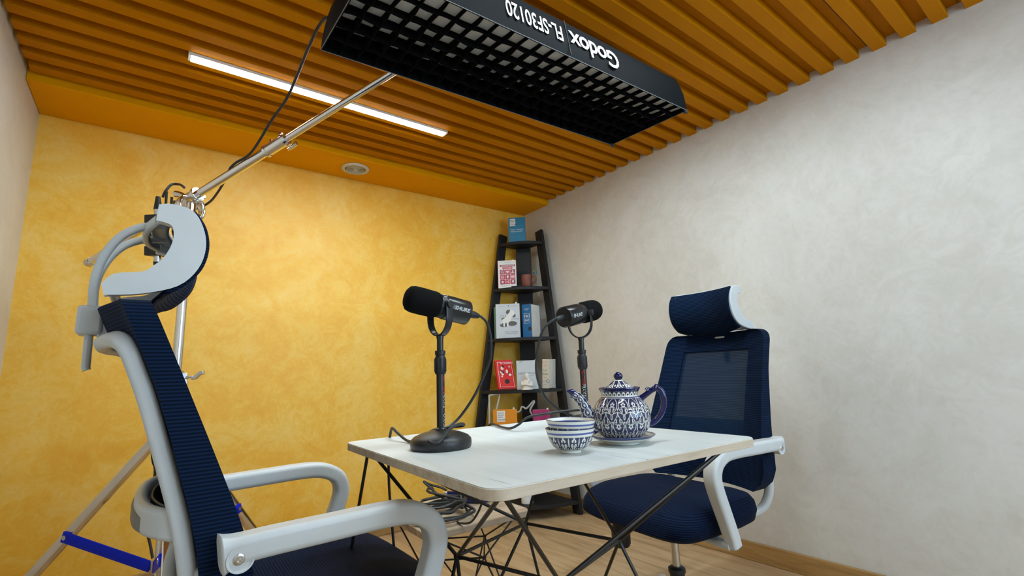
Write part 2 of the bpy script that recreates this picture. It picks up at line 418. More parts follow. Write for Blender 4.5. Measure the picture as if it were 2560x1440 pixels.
def make_chair(label, loc, rotz, head_dz=0.0, dz=0.0):
    t = thing('office_chair', label, 'chair', loc, rotz, 'navy mesh office chairs at the table')
    Z = Matrix.Translation((0, 0, dz))
    def add(mb, *a, **k):
        mb.v = [(x, y, z+dz) for x, y, z in mb.v]; return mb.build(*a, **k)
    # backrest: padded rim with an open field, see-through mesh in the field
    us = sorted(set([round(-1+2*i/24, 4) for i in range(25)]+[-.66, .66])); zs = sorted(set([round(.50+.58*i/40, 4) for i in range(41)]+[.615, 1.005, 1.06, 1.072, 1.077]))
    def hole(u0, u1, z0, z1): return u0 >= -.6601 and u1 <= .6601 and z0 >= .6149 and z1 <= 1.0051
    mb = MB(); nu = len(us)
    low = lambda z: min(1, max(0, (.93-z)/.30))
    thick = lambda u, z: .024+(.018+.034*low(z))*abs(u)**5
    fr = [back_pt(u, z) for z in zs for u in us]; bk = [back_pt(u, z, thick(u, z)) for z in zs for u in us]
    fs = []; nb = len(fr)
    for j in range(len(zs)-1):
        for i in range(nu-1):
            a = j*nu+i
            if not hole(us[i], us[i+1], zs[j], zs[j+1]):
                fs.append((a+1, a, a+nu, a+nu+1)); fs.append((nb+a, nb+a+1, nb+a+nu+1, nb+a+nu))
    i0, i1, j0, j1 = us.index(-.66), us.index(.66), zs.index(.615), zs.index(1.005)
    def rim(seq, flip):
        for p, q in zip(seq, seq[1:]): fs.append((p, q, nb+q, nb+p) if not flip else (q, p, nb+p, nb+q))
    J = len(zs)-1
    rim([i for i in range(nu)], True); rim([J*nu+i for i in range(nu)], False)
    rim([j*nu for j in range(J+1)], False); rim([j*nu+nu-1 for j in range(J+1)], True)
    rim([j0*nu+i for i in range(i0, i1+1)], False); rim([j1*nu+i for i in range(i0, i1+1)], True)
    rim([j*nu+i0 for j in range(j0, j1+1)], True); rim([j*nu+i1 for j in range(j0, j1+1)], False)
    br = add(mb.add(fr+bk, fs), 'backrest', 'navy', t, sm=50)
    mb = MB(); uu = [-.68+1.36*i/16 for i in range(17)]; zz = [.60+.42*j/20 for j in range(21)]
    mb.add([back_pt(u, z, .008) for z in zz for u in uu], [(j*17+i+1, j*17+i, (j+1)*17+i, (j+1)*17+i+1) for j in range(20) for i in range(16)])
    add(mb, 'mesh_panel', 'mesh', br)
    # white frame behind: one hoop up the sides and over the top, and brackets that run under the seat
    half = [back_pt(.86, z, .044+.030*low(z)) for z in (.56, .62, .70, .80, .90, .96, .99)]+[back_pt(.80, 1.006, .043), back_pt(.66, 1.013, .041), back_pt(.4, 1.013, .038), back_pt(.15, 1.013, .037)]
    hoop = [Vector((p.x, -p.y, p.z)) for p in half]+[p for p in half[::-1]]
    p = smooth([tuple(q) for q in hoop], 5)
    add(MB().sweep(p, rrect(.028, .026, .35), [(-.92, 0, -.39)]*len(p)), 'back_frame', 'plastic', t, wn=True)
    for s in (-1, 1):
        q = half[0]; p = smooth([(q.x+.010, s*q.y, q.z+.07), (q.x, s*q.y, q.z), (-.268, s*.224, .52), (-.266, s*.216, .47), (-.240, s*.195, .425), (-.17, s*.15, .405), (-.06, s*.09, .40)], 5)
        add(MB().sweep(p, rrect(.030, .028, .4), (0, 1, 0)), 'seat_bracket', 'plastic', t, wn=True)
    # lumbar support
    lum = [(-.275, -.215, .694), (-.302, -.200, .700), (-.328, -.13, .700), (-.337, 0, .698), (-.328, .13, .700), (-.302, .200, .700), (-.275, .215, .694)]
    lo = add(MB().sweep(smooth(lum, 6), rrect(.050, .022, .45), (0, 0, 1)), 'lumbar_support', 'plastic', t, wn=True)
    p = smooth([(-.323, -.170, .694), (-.3405, -.11, .694), (-.3475, 0, .692), (-.3405, .11, .694), (-.323, .170, .694)], 6)
    add(MB().sweep(p, rrect(.028, .008, .45), (0, 0, 1)), 'lumbar_pad', 'greyplastic', lo)
    p = smooth([(-.286, -.18, .69), (-.310, -.10, .692), (-.319, 0, .69), (-.310, .10, .692), (-.286, .18, .69)], 6)
    add(MB().sweep(p, rrect(.052, .006, .45), (0, 0, 1)), 'lumbar_pad', 'black', lo)
    # head rest: slider, block, bracket, ring frame and mesh
    h = head_dz
    add(MB().box((-.442, 0, 1.060), (.040, .062, .056)), 'slider_block', 'plastic', t, bevel=.006)
    add(MB().box((-.415, 0, 1.045), (.03, .05, .04)), 'slider_mount', 'plastic', t, bevel=.004)
    hr = add(MB().sweep([(-.440, 0, .965+h), (-.442, 0, .97+h), (-.444, 0, 1.12+h)], rrect(.030, .013, .5), (0, 1, 0)), 'headrest_post', 'plastic', t)
    for s in (-1, 1):
        p = smooth([(-.442, s*.006, 1.09+h), (-.443, s*.012, 1.135+h), (-.434, s*.026, 1.18+h), (-.412, s*.042, 1.222+h), (-.380, s*.054, 1.246+h), (-.338, s*.060, 1.256+h)], 5)
        add(MB().sweep(p, rrect(.017, .015, .35), (0, 1, 0)), 'headrest_arm', 'plastic', hr)
    outer = [(-.350, 1.268), (-.332, 1.272), (-.300, 1.265), (-.281, 1.235), (-.274, 1.195), (-.284, 1.152), (-.313, 1.117), (-.365, 1.099), (-.416, 1.093)]
    inner = [(-.420, 1.110), (-.405, 1.128), (-.365, 1.136), (-.349, 1.150), (-.336, 1.166), (-.326, 1.190), (-.323, 1.214), (-.329, 1.234), (-.352, 1.240)]
    po_ = [(float(q[0]), float(q[1])) for q in smooth(outer, 4)]; pi_ = [(float(q[0]), float(q[1])) for q in smooth(inner, 4)]
    hp = [(float(q[0]), float(q[1])) for q in smooth(outer[2:7]+[(-.335, 1.107)], 5)]; K = len(hp); HW = .150; nu = 19; uu = [-1+2*i/(nu-1) for i in range(nu)]
    hf = None
    for s in (-1, 1):
        poly = po_+pi_; n = len(poly); y0, y1 = s*(HW-.024), s*(HW+.004)
        mb = MB().add([(x, y0, z+h) for x, z in poly]+[(x, y1, z+h) for x, z in poly], [(i, (i+1) % n, n+(i+1) % n, n+i) for i in range(n)])
        m2 = len(po_); q_ = len(pi_)
        for base, fl in ((0, s < 0), (n, s > 0)):                     # plate faces as strips between the outer and inner outline
            for i in range(m2-1):
                a_, b_ = base+i, base+i+1; c_ = base+n-1-min(int(round(i*(q_-1)/(m2-1))), q_-1); d_ = base+n-1-min(int(round((i+1)*(q_-1)/(m2-1))), q_-1)
                f_ = (a_, b_, d_, c_) if c_ != d_ else (a_, b_, c_); mb.f.append(f_ if fl else f_[::-1])
        o = add(mb, 'headrest_frame', 'plastic', t, bevel=.008, sm=50); o.modifiers['bevel'].segments = 3
        hf = hf or o
    def bar(pts, w_, d_, nm): add(MB().sweep(smooth(pts, 4), rrect(w_, d_, .45), (0, 0, 1)), nm, 'plastic', hf)
    bar([(-.322-.026*(1-u*u), u*(HW-.008), 1.264+h) for u in (-1, -.6, -.2, .2, .6, 1)], .018, .034, 'headrest_bar')
    bar([(-.408, u*(HW-.008), 1.106+h) for u in (-1, -.6, -.2, .2, .6, 1)], .020, .014, 'headrest_bar')
    bar([(-.350, -.12, 1.250+h), (-.366, -.06, 1.246+h), (-.370, 0, 1.245+h), (-.366, .06, 1.246+h), (-.350, .12, 1.250+h)], .020, .012, 'headrest_bar')
    def head_pt(u, k):
        g = k/(K-1); return Vector((hp[k][0]+.003-.030*(1-u**2), u*(HW-.002), hp[k][1]+h-.022*(1-u*u)*max(0, (g-.55)/.45)))
    mb = MB(); mb.add([head_pt(u, k) for k in range(K) for u in uu], [(k*nu+i, k*nu+i+1, (k+1)*nu+i+1, (k+1)*nu+i) for k in range(K-1) for i in range(nu-1)])
    o = add(mb, 'headrest_mesh', 'navy', hf); m_ = o.modifiers.new('thick', 'SOLIDIFY'); m_.thickness = .006; m_.offset = -1
    mb = MB(); ks = [k for k in range(K) if .22 < k/(K-1) < .80]; ui = [i for i in range(nu) if abs(uu[i]) < .66]
    mb.add([head_pt(uu[i], k)+Vector((.0008, 0, 0)) for k in ks for i in ui], [(a_*len(ui)+i, a_*len(ui)+i+1, (a_+1)*len(ui)+i+1, (a_+1)*len(ui)+i) for a_ in range(len(ks)-1) for i in range(len(ui)-1)])
    add(mb, 'headrest_field', 'mesh', hf)
    # seat cushion
    mb = MB(); n = 56; rings = []
    for ins, z in ((.075, .402), (.03, .405), (.008, .420), (0, .450), (.004, .478), (.016, .496), (.040, .508), (.085, .514), (.14, .517), (.20, .518)):
        r = []
        for i in range(n):
            a = 2*PI*i/n; c, s = math.cos(a), math.sin(a); e = 2/5.5
            x = .025+(.228-ins)*math.copysign(abs(c)**e, c); y = (.264-ins-.020*max(0, -c))*math.copysign(abs(s)**e, s)
            fx = max(0, (x-.08)/.17); zz = z-.030*min(fx, 1)**2*(1 if z > .44 else .2)-.010*(1-min(1, abs(y)/.22))*(1 if z > .5 else 0)
            r.append(Vector((x, y, zz)))
        rings.append(r)
    mb.rings(rings); add(mb, 'seat', 'navy_seat', t, sm=60)
    # arms
    for s in (-1, 1):
        y = s*.302
        p = smooth([(-.232, y*.985, .660), (-.215, y*.985, .662), (-.17, y, .667), (-.06, y*1.01, .669), (.04, y*1.01, .670), (.095, y, .664), (.135, y, .642), (.150, y, .606), (.142, y, .565), (.118, y, .50), (.092, y, .43), (.082, y, .395)], 5)
        m = len(p); scl = []
        for i in range(m):
            f = i/(m-1)
            hgt = 1.0+.55*max(0, 1-f/.16)**1.5-.12*max(0, f-.6); wid = 1.0-.22*max(0, (f-.5)*2)
            if i == 0: hgt *= .72; wid *= .8
            scl.append((wid, hgt))
        ar = add(MB().sweep(p, rrect(.050, .042, .28, 4), (0, 1, 0), scale=scl), 'armrest', 'plastic', t, sm=60, wn=True)
        add(MB().sweep([(.086, y, .398), (.078, y*.8, .394), (.05, s*.12, .394)], rrect(.045, .022, .4), (1, 0, 0)), 'armrest_foot', 'plastic', ar)
        ys = y*.985+s*.0248
        M2 = Matrix.Rotation(-s*PI/2, 4, 'X')
        add(MB().lathe([(.0195, 0), (.0205, .0012), (.0205, .002), (.018, .0018), (.0165, -.0005), (0, -.0005)], 28, M2, (-.205, ys, .654)), 'screw_recess', 'greyplastic' if False else 'plastic', ar)
        add(MB().lathe([(.0085, 0), (.0085, .002), (.007, .003), (.004, .003), (.0035, .001), (0, .001)], 20, M2, (-.207, ys+s*.0002, .655)), 'screw', 'steel', ar)
    # mechanism, gas lift and five-star base
    add(MB().box((.0, 0, .395), (.17, .13, .042)), 'mechanism', 'black', t, bevel=.008)
    add(MB().sweep(smooth([(.06, -.05, .385), (.075, -.13, .380), (.085, -.185, .352), (.085, -.195, .315)], 5), rrect(.030, .012, .5), (1, 0, 0), scale=None), 'lever', 'black', t)
    add(MB().lathe([(0, .300), (.030, .302), (.036, .315), (.036, .36), (.028, .385), (0, .386)], 20, None, (.085, -.185, -.03)), 'lever_knob', 'black', t)
    t.location.z = 0
    MB().cyl((0, 0, .20), (0, 0, .385+dz), .0145).build('gas_lift', 'steel', t)
    MB().lathe([(0, .06), (.026, .06), (.026, .20), (.030, .203), (.030, .216), (.022, .222), (0, .222)], 28).build('lower_tube', 'black', t)
    sb_ = MB().lathe([(0, .085), (.05, .085), (.055, .10), (.045, .125), (0, .13)], 28).build('star_hub', 'plastic', t)
    for i in range(5):
        a = 2*PI*i/5+.3; d = Vector((math.cos(a), math.sin(a), 0)); q = Vector((-d.y, d.x, 0))
        MB().sweep([d*.03+Vector((0, 0, .105)), d*.17+Vector((0, 0, .092)), d*.30+Vector((0, 0, .072))], rrect(.045, .028, .4), q, scale=[1, .85, .65]).build('star_leg', 'plastic', t)
        ctr = d*.30+Vector((0, 0, .028))
        cs = MB().cyl(d*.30+Vector((0, 0, .03)), d*.30+Vector((0, 0, .07)), .006)
        for s in (-1, 1): cs.cyl(ctr+q*s*.006, ctr+q*s*.022, .027)
        cs.build('castor', 'black', t)
    return t
make_chair('navy office chair seen side-on, its raised headrest in front of the boom stand', (.345, 1.245, 0), 0.0, 0.0, 0.0)
make_chair('navy office chair facing the table from the grey wall, seen from the front', (1.578, 1.160, 0), PI-.085, -.012, -.013)

# ------------------------------------------------------------------ wire tables
def corner_poly(w, l, r, n=7):
    return [(sx*(w/2-r)+r*math.cos((k+j/n)*PI/2), sy*(l/2-r)+r*math.sin((k+j/n)*PI/2)) for k, (sx, sy) in enumerate(((1, 1), (-1, 1), (-1, -1), (1, -1))) for j in range(n+1)]
def make_table(name, label, loc, rotz, w, l, zt, th, rc, topmat, hubs, zh, corner, foot, rod, extra=None, edge='edge'):
    t = thing(name, label, 'table', loc, rotz)
    poly = corner_poly(w, l, rc)
    top = MB().prism(poly, zt-th, zt-.0012).build('tabletop', edge, t, .001)
    MB().prism(corner_poly(w-.0016, l-.0016, rc), zt-.0012, zt).build('top_surface', topmat, top)
    zu = zt-th-.001
    co = [(-corner, -corner*l/w), (-corner, corner*l/w), (corner, corner*l/w), (corner, -corner*l/w)]
    ft = [(-foot, -foot), (-foot*.72, foot*.86), (foot, foot), (foot, -foot)]
    def R(a, b, nm='rod', r=rod): MB().cyl(a, b, r, n=8).build(nm, 'blackrod', t)
    for k in range(4):
        hx, hy = hubs; 
        for _ in range(k): hx, hy = hy, -hx
        H = Vector((hx, hy, zh)); hx2, hy2 = hy, -hx
        R(H, Vector((hx2, hy2, zh)))
        for c in (co[k], co[(k+1) % 4]): R(H, Vector((*c, zu-.002)))
        for c in (ft[k], ft[(k+1) % 4]): R(H, Vector((*c, .006)))
        MB().lathe([(0, -.007), (.007, -.004), (.008, 0), (.007, .004), (0, .007)], 12, None, H).build('joint', 'blackrod', t)
        MB().box((*co[k], zu-.0015), (.05, .05, .003)).build('mounting_plate', 'blackrod', t)
        MB().lathe([(0, 0), (.012, 0), (.012, .006), (.007, .012), (0, .012)], 14, None, (*ft[k], 0)).build('foot', 'black', t)
    if extra: 
        for a, b in extra: R(Vector(a), Vector(b))
    return t
make_table('wire_table', 'square table with bleached white top on a black wire base', (.771, .944, 0), -.0375, .712, .728, .766, .018, .034,
           'tabletop', (-.175, .086), .52, .305, .30, .0042, [((-.315, .30, .735), (-.395, .42, .006))])
make_table('side_table', 'low side table with brown wood top and black wire legs behind the white table', (.985, 1.725, 0), -.02, .43, .43, .42, .022, .035,
           'board', (-.16, -.035), .28, .17, .17, .0032, None, 'board')

# ------------------------------------------------------------------ light stand with boom
t = thing('light_stand', 'chrome light stand on tripod legs with blue braces, behind the near chair', 'light stand', (.087, 2.245, 0))
O = Vector((.087, 2.245, 0))
def part(mb, name, mat, par, **k):
    mb.v = [(x-O.x, y-O.y, z-O.z) for x, y, z in mb.v]; return mb.build(name, mat, par, **k)
px, py = O.x, O.y
part(MB().cyl((px, py, .20), (px, py, .96), .0190, n=24), 'lower_pole', 'chrome', t)
part(MB().cyl((px, py, .96), (px, py, 1.63), .0170, n=24), 'upper_pole', 'chrome', t)
cl = part(MB().lathe([(.0, .90), (.026, .90), (.0265, .97), (.0225, .985), (.0, .985)], 24, None, (px, py, 0)).box((px+.026, py-.012, .925), (.020, .026, .055)).box((px+.026, py-.014, .965), (.018, .02, .022)), 'collar', 'steel', t, bevel=.002)
part(MB().cyl((px+.03, py-.02, .958), (px+.052, py-.035, .960), .005).sweep([(px+.048, py-.034, .955), (px+.060, py-.042, .957), (px+.072, py-.050, .972), (px+.084, py-.058, .975)], rrect(.016, .010, .3), (0, 0, 1)), 'wing_knob', 'steel', cl, bevel=.001)
top = Vector((px, py, .775)); feet = [Vector((-.45, 2.78, .02)), Vector((.60, 2.73, .02)), Vector((.10, 1.66, .02))]
part(MB().lathe([(0, .73), (.034, .73), (.034, .80), (.024, .81), (0, .81)], 24, None, (px, py, 0)), 'leg_collar', 'steel', t)
part(MB().lathe([(0, .285), (.03, .285), (.03, .325), (.022, .33), (0, .33)], 24, None, (px, py, 0)), 'brace_collar', 'steel', t)
for f in feet:
    d = (f-top).normalized(); sd = d.cross(Vector((0, 0, 1))).normalized(); a = top+Vector((d.x, d.y, 0))*.03
    lg = part(MB().sweep([a, f], rrect(.036, .030, .15, 2), sd), 'leg', 'chrome', t)
    part(MB().lathe([(0, 0), (.018, 0), (.018, .02), (.015, .035), (0, .035)], 16, None, (f.x, f.y, 0)), 'rubber_foot', 'black', lg)
    q = top+(f-top)*.50
    for s in ((-1,) if sd.y > 0 else (1,)):
        b0 = q+sd*s*.021; b1 = Vector((px, py, .305))+sd*s*.021+Vector((d.x, d.y, 0))*.03
        part(MB().sweep([b0+(b0-b1).normalized()*.012, b1], rrect(.005, .038, .3, 2), sd), 'brace', 'blue', lg)
        part(MB().cyl(b0+sd*s*.002, b0+sd*s*.006, .0085, n=14), 'rivet', 'steel', lg)
# boom
BA, BE = Vector((-.241, 2.75, 1.479)), Vector((.811, 1.12, 2.0988)); bd = (BE-BA).normalized()
MIDB = Vector((.324, 1.874, 1.812))
bt_ = thing('boom_arm', 'long chrome boom arm slanting up from the stand to the softbox', 'boom arm', tuple(O)); 
part(MB().cyl(BA, MIDB, .0165, n=20), 'outer_tube', 'chrome', bt_)
part(MB().cyl(MIDB-bd*.05, BE, .0125, n=20), 'inner_tube', 'chrome', bt_)
part(MB().cyl(BA-bd*.012, BA+bd*.012, .0195, n=20), 'end_cap', 'steel', bt_)
sd = bd.cross(Vector((0, 0, 1))).normalized(); nu_ = sd.cross(bd)
cl = part(MB().cyl(MIDB-bd*.045, MIDB+bd*.045, .0215, n=20).cyl(MIDB+bd*.045, MIDB+bd*.056, .025, .022, n=20).cyl(MIDB-bd*.05, MIDB-bd*.04, .024, n=20), 'telescope_clamp', 'chrome', bt_)
part(MB().cyl(MIDB+bd*.03-sd*.015, MIDB+bd*.03-sd*.045, .006).sweep([MIDB+bd*.015-sd*.043, MIDB+bd*.035-sd*.047, MIDB+bd*.06-sd*.043], rrect(.018, .010, .4), nu_), 'wing_knob', 'chrome', cl)
part(MB().cyl(MIDB-bd*.02+nu_*.015, MIDB-bd*.02+nu_*.035, .006).cyl(MIDB+bd*.03+nu_*.015, MIDB+bd*.03+nu_*.04, .008), 'wing_knob', 'chrome', cl)
PV = Vector((.087, 2.242, 1.672))
hd = part(MB().cyl(PV-bd*.035, PV+bd*.035, .026, n=20).cyl(PV+bd*.03, PV+bd*.045, .030, n=20).cyl(PV-Vector((0, 0, .02)), PV-Vector((0, 0, .075)), .021, n=20), 'pivot_head', 'chrome', bt_, bevel=.002)
for s in (-1, 1):
    p = smooth([PV+sd*s*.012, PV+sd*s*.040-Vector((0, 0, .012)), PV+sd*s*.050-Vector((0, 0, .05)), PV+sd*s*.034-Vector((0, 0, .085)), PV+sd*s*.01-Vector((0, 0, .095))], 5)
    part(MB().sweep(p, rrect(.034, .015, .5), bd), 'pivot_cheek', 'chrome', hd)
h0 = PV-sd*.03-bd*.02
part(MB().tube([PV-bd*.025+nu_*.02, PV-bd*.05+nu_*.045, PV-bd*.075+nu_*.062], [.009, .012, .014], 12), 'pivot_handle', 'chrome', hd)

# driver box clipped to the boom
AX = Vector((-.01, 2.425, 1.55))
ad = thing('led_driver', 'black driver box with plugs hanging on the boom behind the headrest', 'power adapter', tuple(AX))
a = Vector((.012, .022, -.17)).normalized(); ex = Vector((.797, -.605, 0)); ey = a.cross(ex).normalized()
Mx = Matrix(((ex.x, ey.x, -a.x), (ex.y, ey.y, -a.y), (ex.z, ey.z, -a.z)))
MB().box((0, 0, 0), (.062, .050, .13), Mx).build('body', 'black', ad, .003)
for s in (-1, 1): MB().box(-a*s*.065, (.074, .058, .040), Mx).build('end_block', 'black', ad, .004)
MB().box(ex*.05+a*.05, (.040, .035, .085), Mx).build('mounting_clamp', 'black', ad, .003)
for s in (-1, 1):
    MB().cyl(a*s*.085, a*s*.112, .014, n=16).build('plug_sleeve', 'steel', ad)
    MB().cyl(a*s*.110, a*s*.165, .016, .008, n=16).build('plug', 'black', ad)
for k, (dx, hh) in enumerate(((.028, .10), (.050, .075), (.062, .06))): MB().cyl(-a*.05+ex*dx, -a*(.085+hh)+ex*(dx+.008), .005, n=10).build('antenna', 'black', ad)
MB().cyl(-ey*.0245+a*.012-ex*.012, -ey*.027+a*.012-ex*.012, .010, n=16).build('sticker', 'white', ad)

def cable(name, label, pts, r, n=7, mat='cable', par=None):
    p = smooth(pts, n); o = MB().tube(p, r, 8).build(name, mat, par)
    if not par: tag(o, label, 'cable')
    return o
cable('power_cable', 'black cable running from the softbox down to the boom and coiled over it', [(.44, 1.12, 1.965), (.39, 1.26, 1.985), (.352, 1.37, 2.022), (.34, 1.48, 2.002), (.332, 1.623, 1.957), (.319, 1.706, 1.913), (.293, 1.799, 1.872), (.261, 1.902, 1.805), (.240, 1.964, 1.782), (.212, 2.020, 1.772), (.196, 2.055, 1.755), (.20, 2.10, 1.75), (.194, 2.154, 1.748), (.177, 2.22, 1.715), (.158, 2.30, 1.694), (.124, 2.36, 1.677), (.08, 2.37, 1.66)], .0048)
cable('driver_cable', 'short black cable looping from the pivot into the top of the driver box', [(.062, 2.30, 1.735), (.052, 2.36, 1.765), (.036, 2.395, 1.778), (.019, 2.397, 1.771), (.002, 2.392, 1.738), (-.006, 2.402, 1.712)], .0052)
cable('lead_cable', 'black cable hanging from the driver box down behind the chair to the floor', [(-.0, 2.447, 1.39), (0, 2.46, 1.32), (.014, 2.53, 1.041), (.04, 2.66, .66), (.057, 2.69, .577), (.055, 2.71, .50), (.045, 2.74, .42), (.048, 2.76, .32), (.065, 2.76, .25), (.10, 2.72, .12), (.16, 2.70, .02), (.24, 2.74, .006)], .0055)

# ------------------------------------------------------------------ softbox
SA, SB_, SC_, SD_ = (Vector(v) for v in ((.313, 1.241, 1.823), (1.512, 1.249, 1.872), (1.515, .889, 1.857), (.316, .882, 1.807)))
ex = (SB_-SA).normalized(); ey = (SA-SD_); ey = (ey-ex*ey.dot(ex)).normalized(); ez = ex.cross(ey)
sbx = thing('softbox', 'long black strip softbox with honeycomb grid hanging on the boom over the table', 'softbox')
sbx.matrix_world = frame((SA+SB_+SC_+SD_)/4, ex, ey, ez)
L, W, Hh, ins = .60, .18, .125, .022
def panel(p, q, name):
    n = (q-p).normalized(); inw = Vector((-n.y, n.x, 0)); a, b = p+inw*ins+n*ins, q+inw*ins-n*ins
    up_ = Vector((0, 0, Hh)); i = inw*.004
    rows = 5; k = 24; vs = []; fs = []
    for side in (0, 1):
        for r in range(rows):
            f = r/(rows-1)
            for j in range(k+1):
                g = j/k; base = (p+(q-p)*g)*(1-f)+(a+(b-a)*g+up_)*f
                bul = inw*(-.006*math.sin(PI*f)+.002*math.sin(9*g+3*f)*math.sin(PI*f)); vs.append(base+bul+(i if side else Vector()))
    o = rows*(k+1)
    for r in range(rows-1):
        for j in range(k):
            c = r*(k+1)+j; fs.append((c, c+1, c+k+2, c+k+1)); fs.append((o+c+1, o+c, o+c+k+1, o+c+k+2))
    for j in range(k):
        fs.append((j+1, j, o+j, o+j+1)); c = (rows-1)*(k+1)+j; fs.append((c, c+1, o+c+1, o+c))
    return MB().add(vs, fs).build(name, 'softbox', sbx)
cn = [Vector((-L, -W, 0)), Vector((L, -W, 0)), Vector((L, W, 0)), Vector((-L, W, 0))]
side_near = panel(cn[0], cn[1], 'side_panel'); panel(cn[1], cn[2], 'end_panel'); panel(cn[2], cn[3], 'side_panel'); panel(cn[3], cn[0], 'end_panel')
MB().bx(-L+ins, L-ins, -W+ins, W-ins, Hh-.004, Hh).build('back_panel', 'softbox', sbx)
for i in range(4):
    p, q = cn[i], cn[(i+1) % 4]; MB().tube([p, q], .0012, 6).build('edge_piping', 'greyink', sbx)
dys = [-W+.006+(2*W-.012)*j/12 for j in range(13)]
def gd0(y): return .013+.034*((y+W)/(2*W))**1.2
MB().add([(x, y, gd0(y)+.0015+e) for e in (0, .002) for y in dys for x in (-L+.006, L-.006)], [(2*j, 2*j+2, 2*j+3, 2*j+1) for j in range(12)]+[(26+2*j+1, 26+2*j+3, 26+2*j+2, 26+2*j) for j in range(12)]).build('diffuser', 'diffuser', sbx)
NX, NY = 24, 6
def gd(y): return .013+.034*((y+W)/(2*W))**1.2
for i in range(1, NX):
    x = -L+2*L*i/NX; vs = []; k = 36; ph = random.random()*6
    for j in range(k+1):
        y = -W+.004+(2*W-.008)*j/k; wv = .0020*math.sin(PI*NY*j/k+PI*(i % 2)); vs += [(x+wv, y, .0015+.0012*math.sin(ph+j*.5)), (x+wv*.3, y, gd(y))]
    o = MB().add(vs, [(2*j, 2*j+2, 2*j+3, 2*j+1) for j in range(k)]).build('grid_strip', 'grid', sbx)
    m = o.modifiers.new('thick', 'SOLIDIFY'); m.thickness = .0024; m.offset = 0
for i in range(1, NY):
    y = -W+2*W*i/NY; vs = []; k = 24*6; ph = random.random()*6
    for j in range(k+1):
        x = -L+.004+(2*L-.008)*j/k; wv = .0028*math.sin(PI*NX*j/k+PI*(i % 2)); vs += [(x, y+wv, .0015+.0012*math.sin(ph+j*.4)), (x, y+wv*.3, gd(y))]
    o = MB().add(vs, [(2*j, 2*j+2, 2*j+3, 2*j+1) for j in range(k)]).build('grid_strip', 'grid', sbx)
    m = o.modifiers.new('thick', 'SOLIDIFY'); m.thickness = .0024; m.offset = 0
# lettering, upside down on the near side
nrm_ = Vector((0, -Hh, ins)).normalized(); tx = Vector((-1, 0, 0)); ty = nrm_.cross(tx)
def on_side(x, f): 
    return Vector((x, -W+ins*f-.0098, Hh*f))
text('Godox', .088, frame(on_side(.118, .50), tx, ty, nrm_), 'white', side_near, bold=.0011, sx=.92, space=.92)
text('FL-SF30120', .074, frame(on_side(-.125, .52), tx, ty, nrm_), 'white', side_near, bold=.0007, sx=.60)
MB().box((0, -W+ins*.5-.0065, Hh*.5), (.0015, .003, Hh*.98), Matrix.Rotation(-math.atan2(ins, Hh), 3, 'X')).build('seam', 'ink', side_near)
for s in (-1, 1): MB().box((L-.004, s*(W-.004), -.004), (.014, .010, .012)).build('corner_tab', 'ink', sbx)
MB().bx(-.28, .28, -.075, .075, Hh, Hh+.045).build('lamp_panel', 'black', sbx, .006)
MB().cyl((-.02, .02, Hh+.045), (-.06, .045, Hh+.105), .016).box((-.02, .02, Hh+.05), (.06, .06, .02)).build('bracket', 'black', sbx, .003)
# ------------------------------------------------------------------ microphones on desk stands
TZ = .766
def desk_stand(label, x, y, la):
    t = thing('microphone_stand', label, 'microphone stand', (x, y, TZ), 0, 'round-base desk microphone stands')
    MB().lathe([(0, .002), (.060, .002), (.060, 0), (.067, 0), (.069, .004), (.070, .012), (.069, .020), (.062, .027), (.045, .034), (.028, .038), (.014, .040), (0, .040)], 64).build('base', 'castiron', t)
    MB().lathe([(0, .038), (.0135, .038), (.0135, .043), (.0108, .045), (.0095, .046), (.0095, .172), (0, .172)], 28).build('lower_tube', 'blacksatin', t)
    MB().lathe([(0, .166), (.0112, .166), (.0132, .170), (.0132, .204), (.0118, .207), (.0106, .208), (.0106, .211), (.0124, .212), (.0124, .221), (.008, .222), (0, .222)], 28).build('clutch', 'black', t)
    for k in range(10):
        a = 2*PI*k/10; MB().box((.0132*math.cos(a), .0132*math.sin(a), .187), (.0022, .003, .030), Matrix.Rotation(a, 3, 'Z')).build('clutch_rib', 'black', t, .0006)
    MB().cyl((0, 0, .21), (0, 0, .252), .0078, n=20).build('upper_tube', 'blacksatin', t)
    for s, col, z, sz in (('GATOR', 'red', .142, .0125), ('FRAMEWORKS', 'white', .086, .0125)):
        n = Vector((math.cos(la), math.sin(la), 0)); tx = Vector((0, 0, -1)); ty = n.cross(tx)
        o = text(s, sz, frame(n*.0001+Vector((0, 0, z)), tx, ty, n), col, t, bold=.0004, depth=.00005, sx=.95)
        for v in o.data.vertices:                                    # wrap the print round the tube
            q = v.co; d = q.dot(ty)/.0095; w = n*math.cos(d)+ty*math.sin(d); q2 = w*.00963; v.co = (q2.x, q2.y, q.z)
    return t
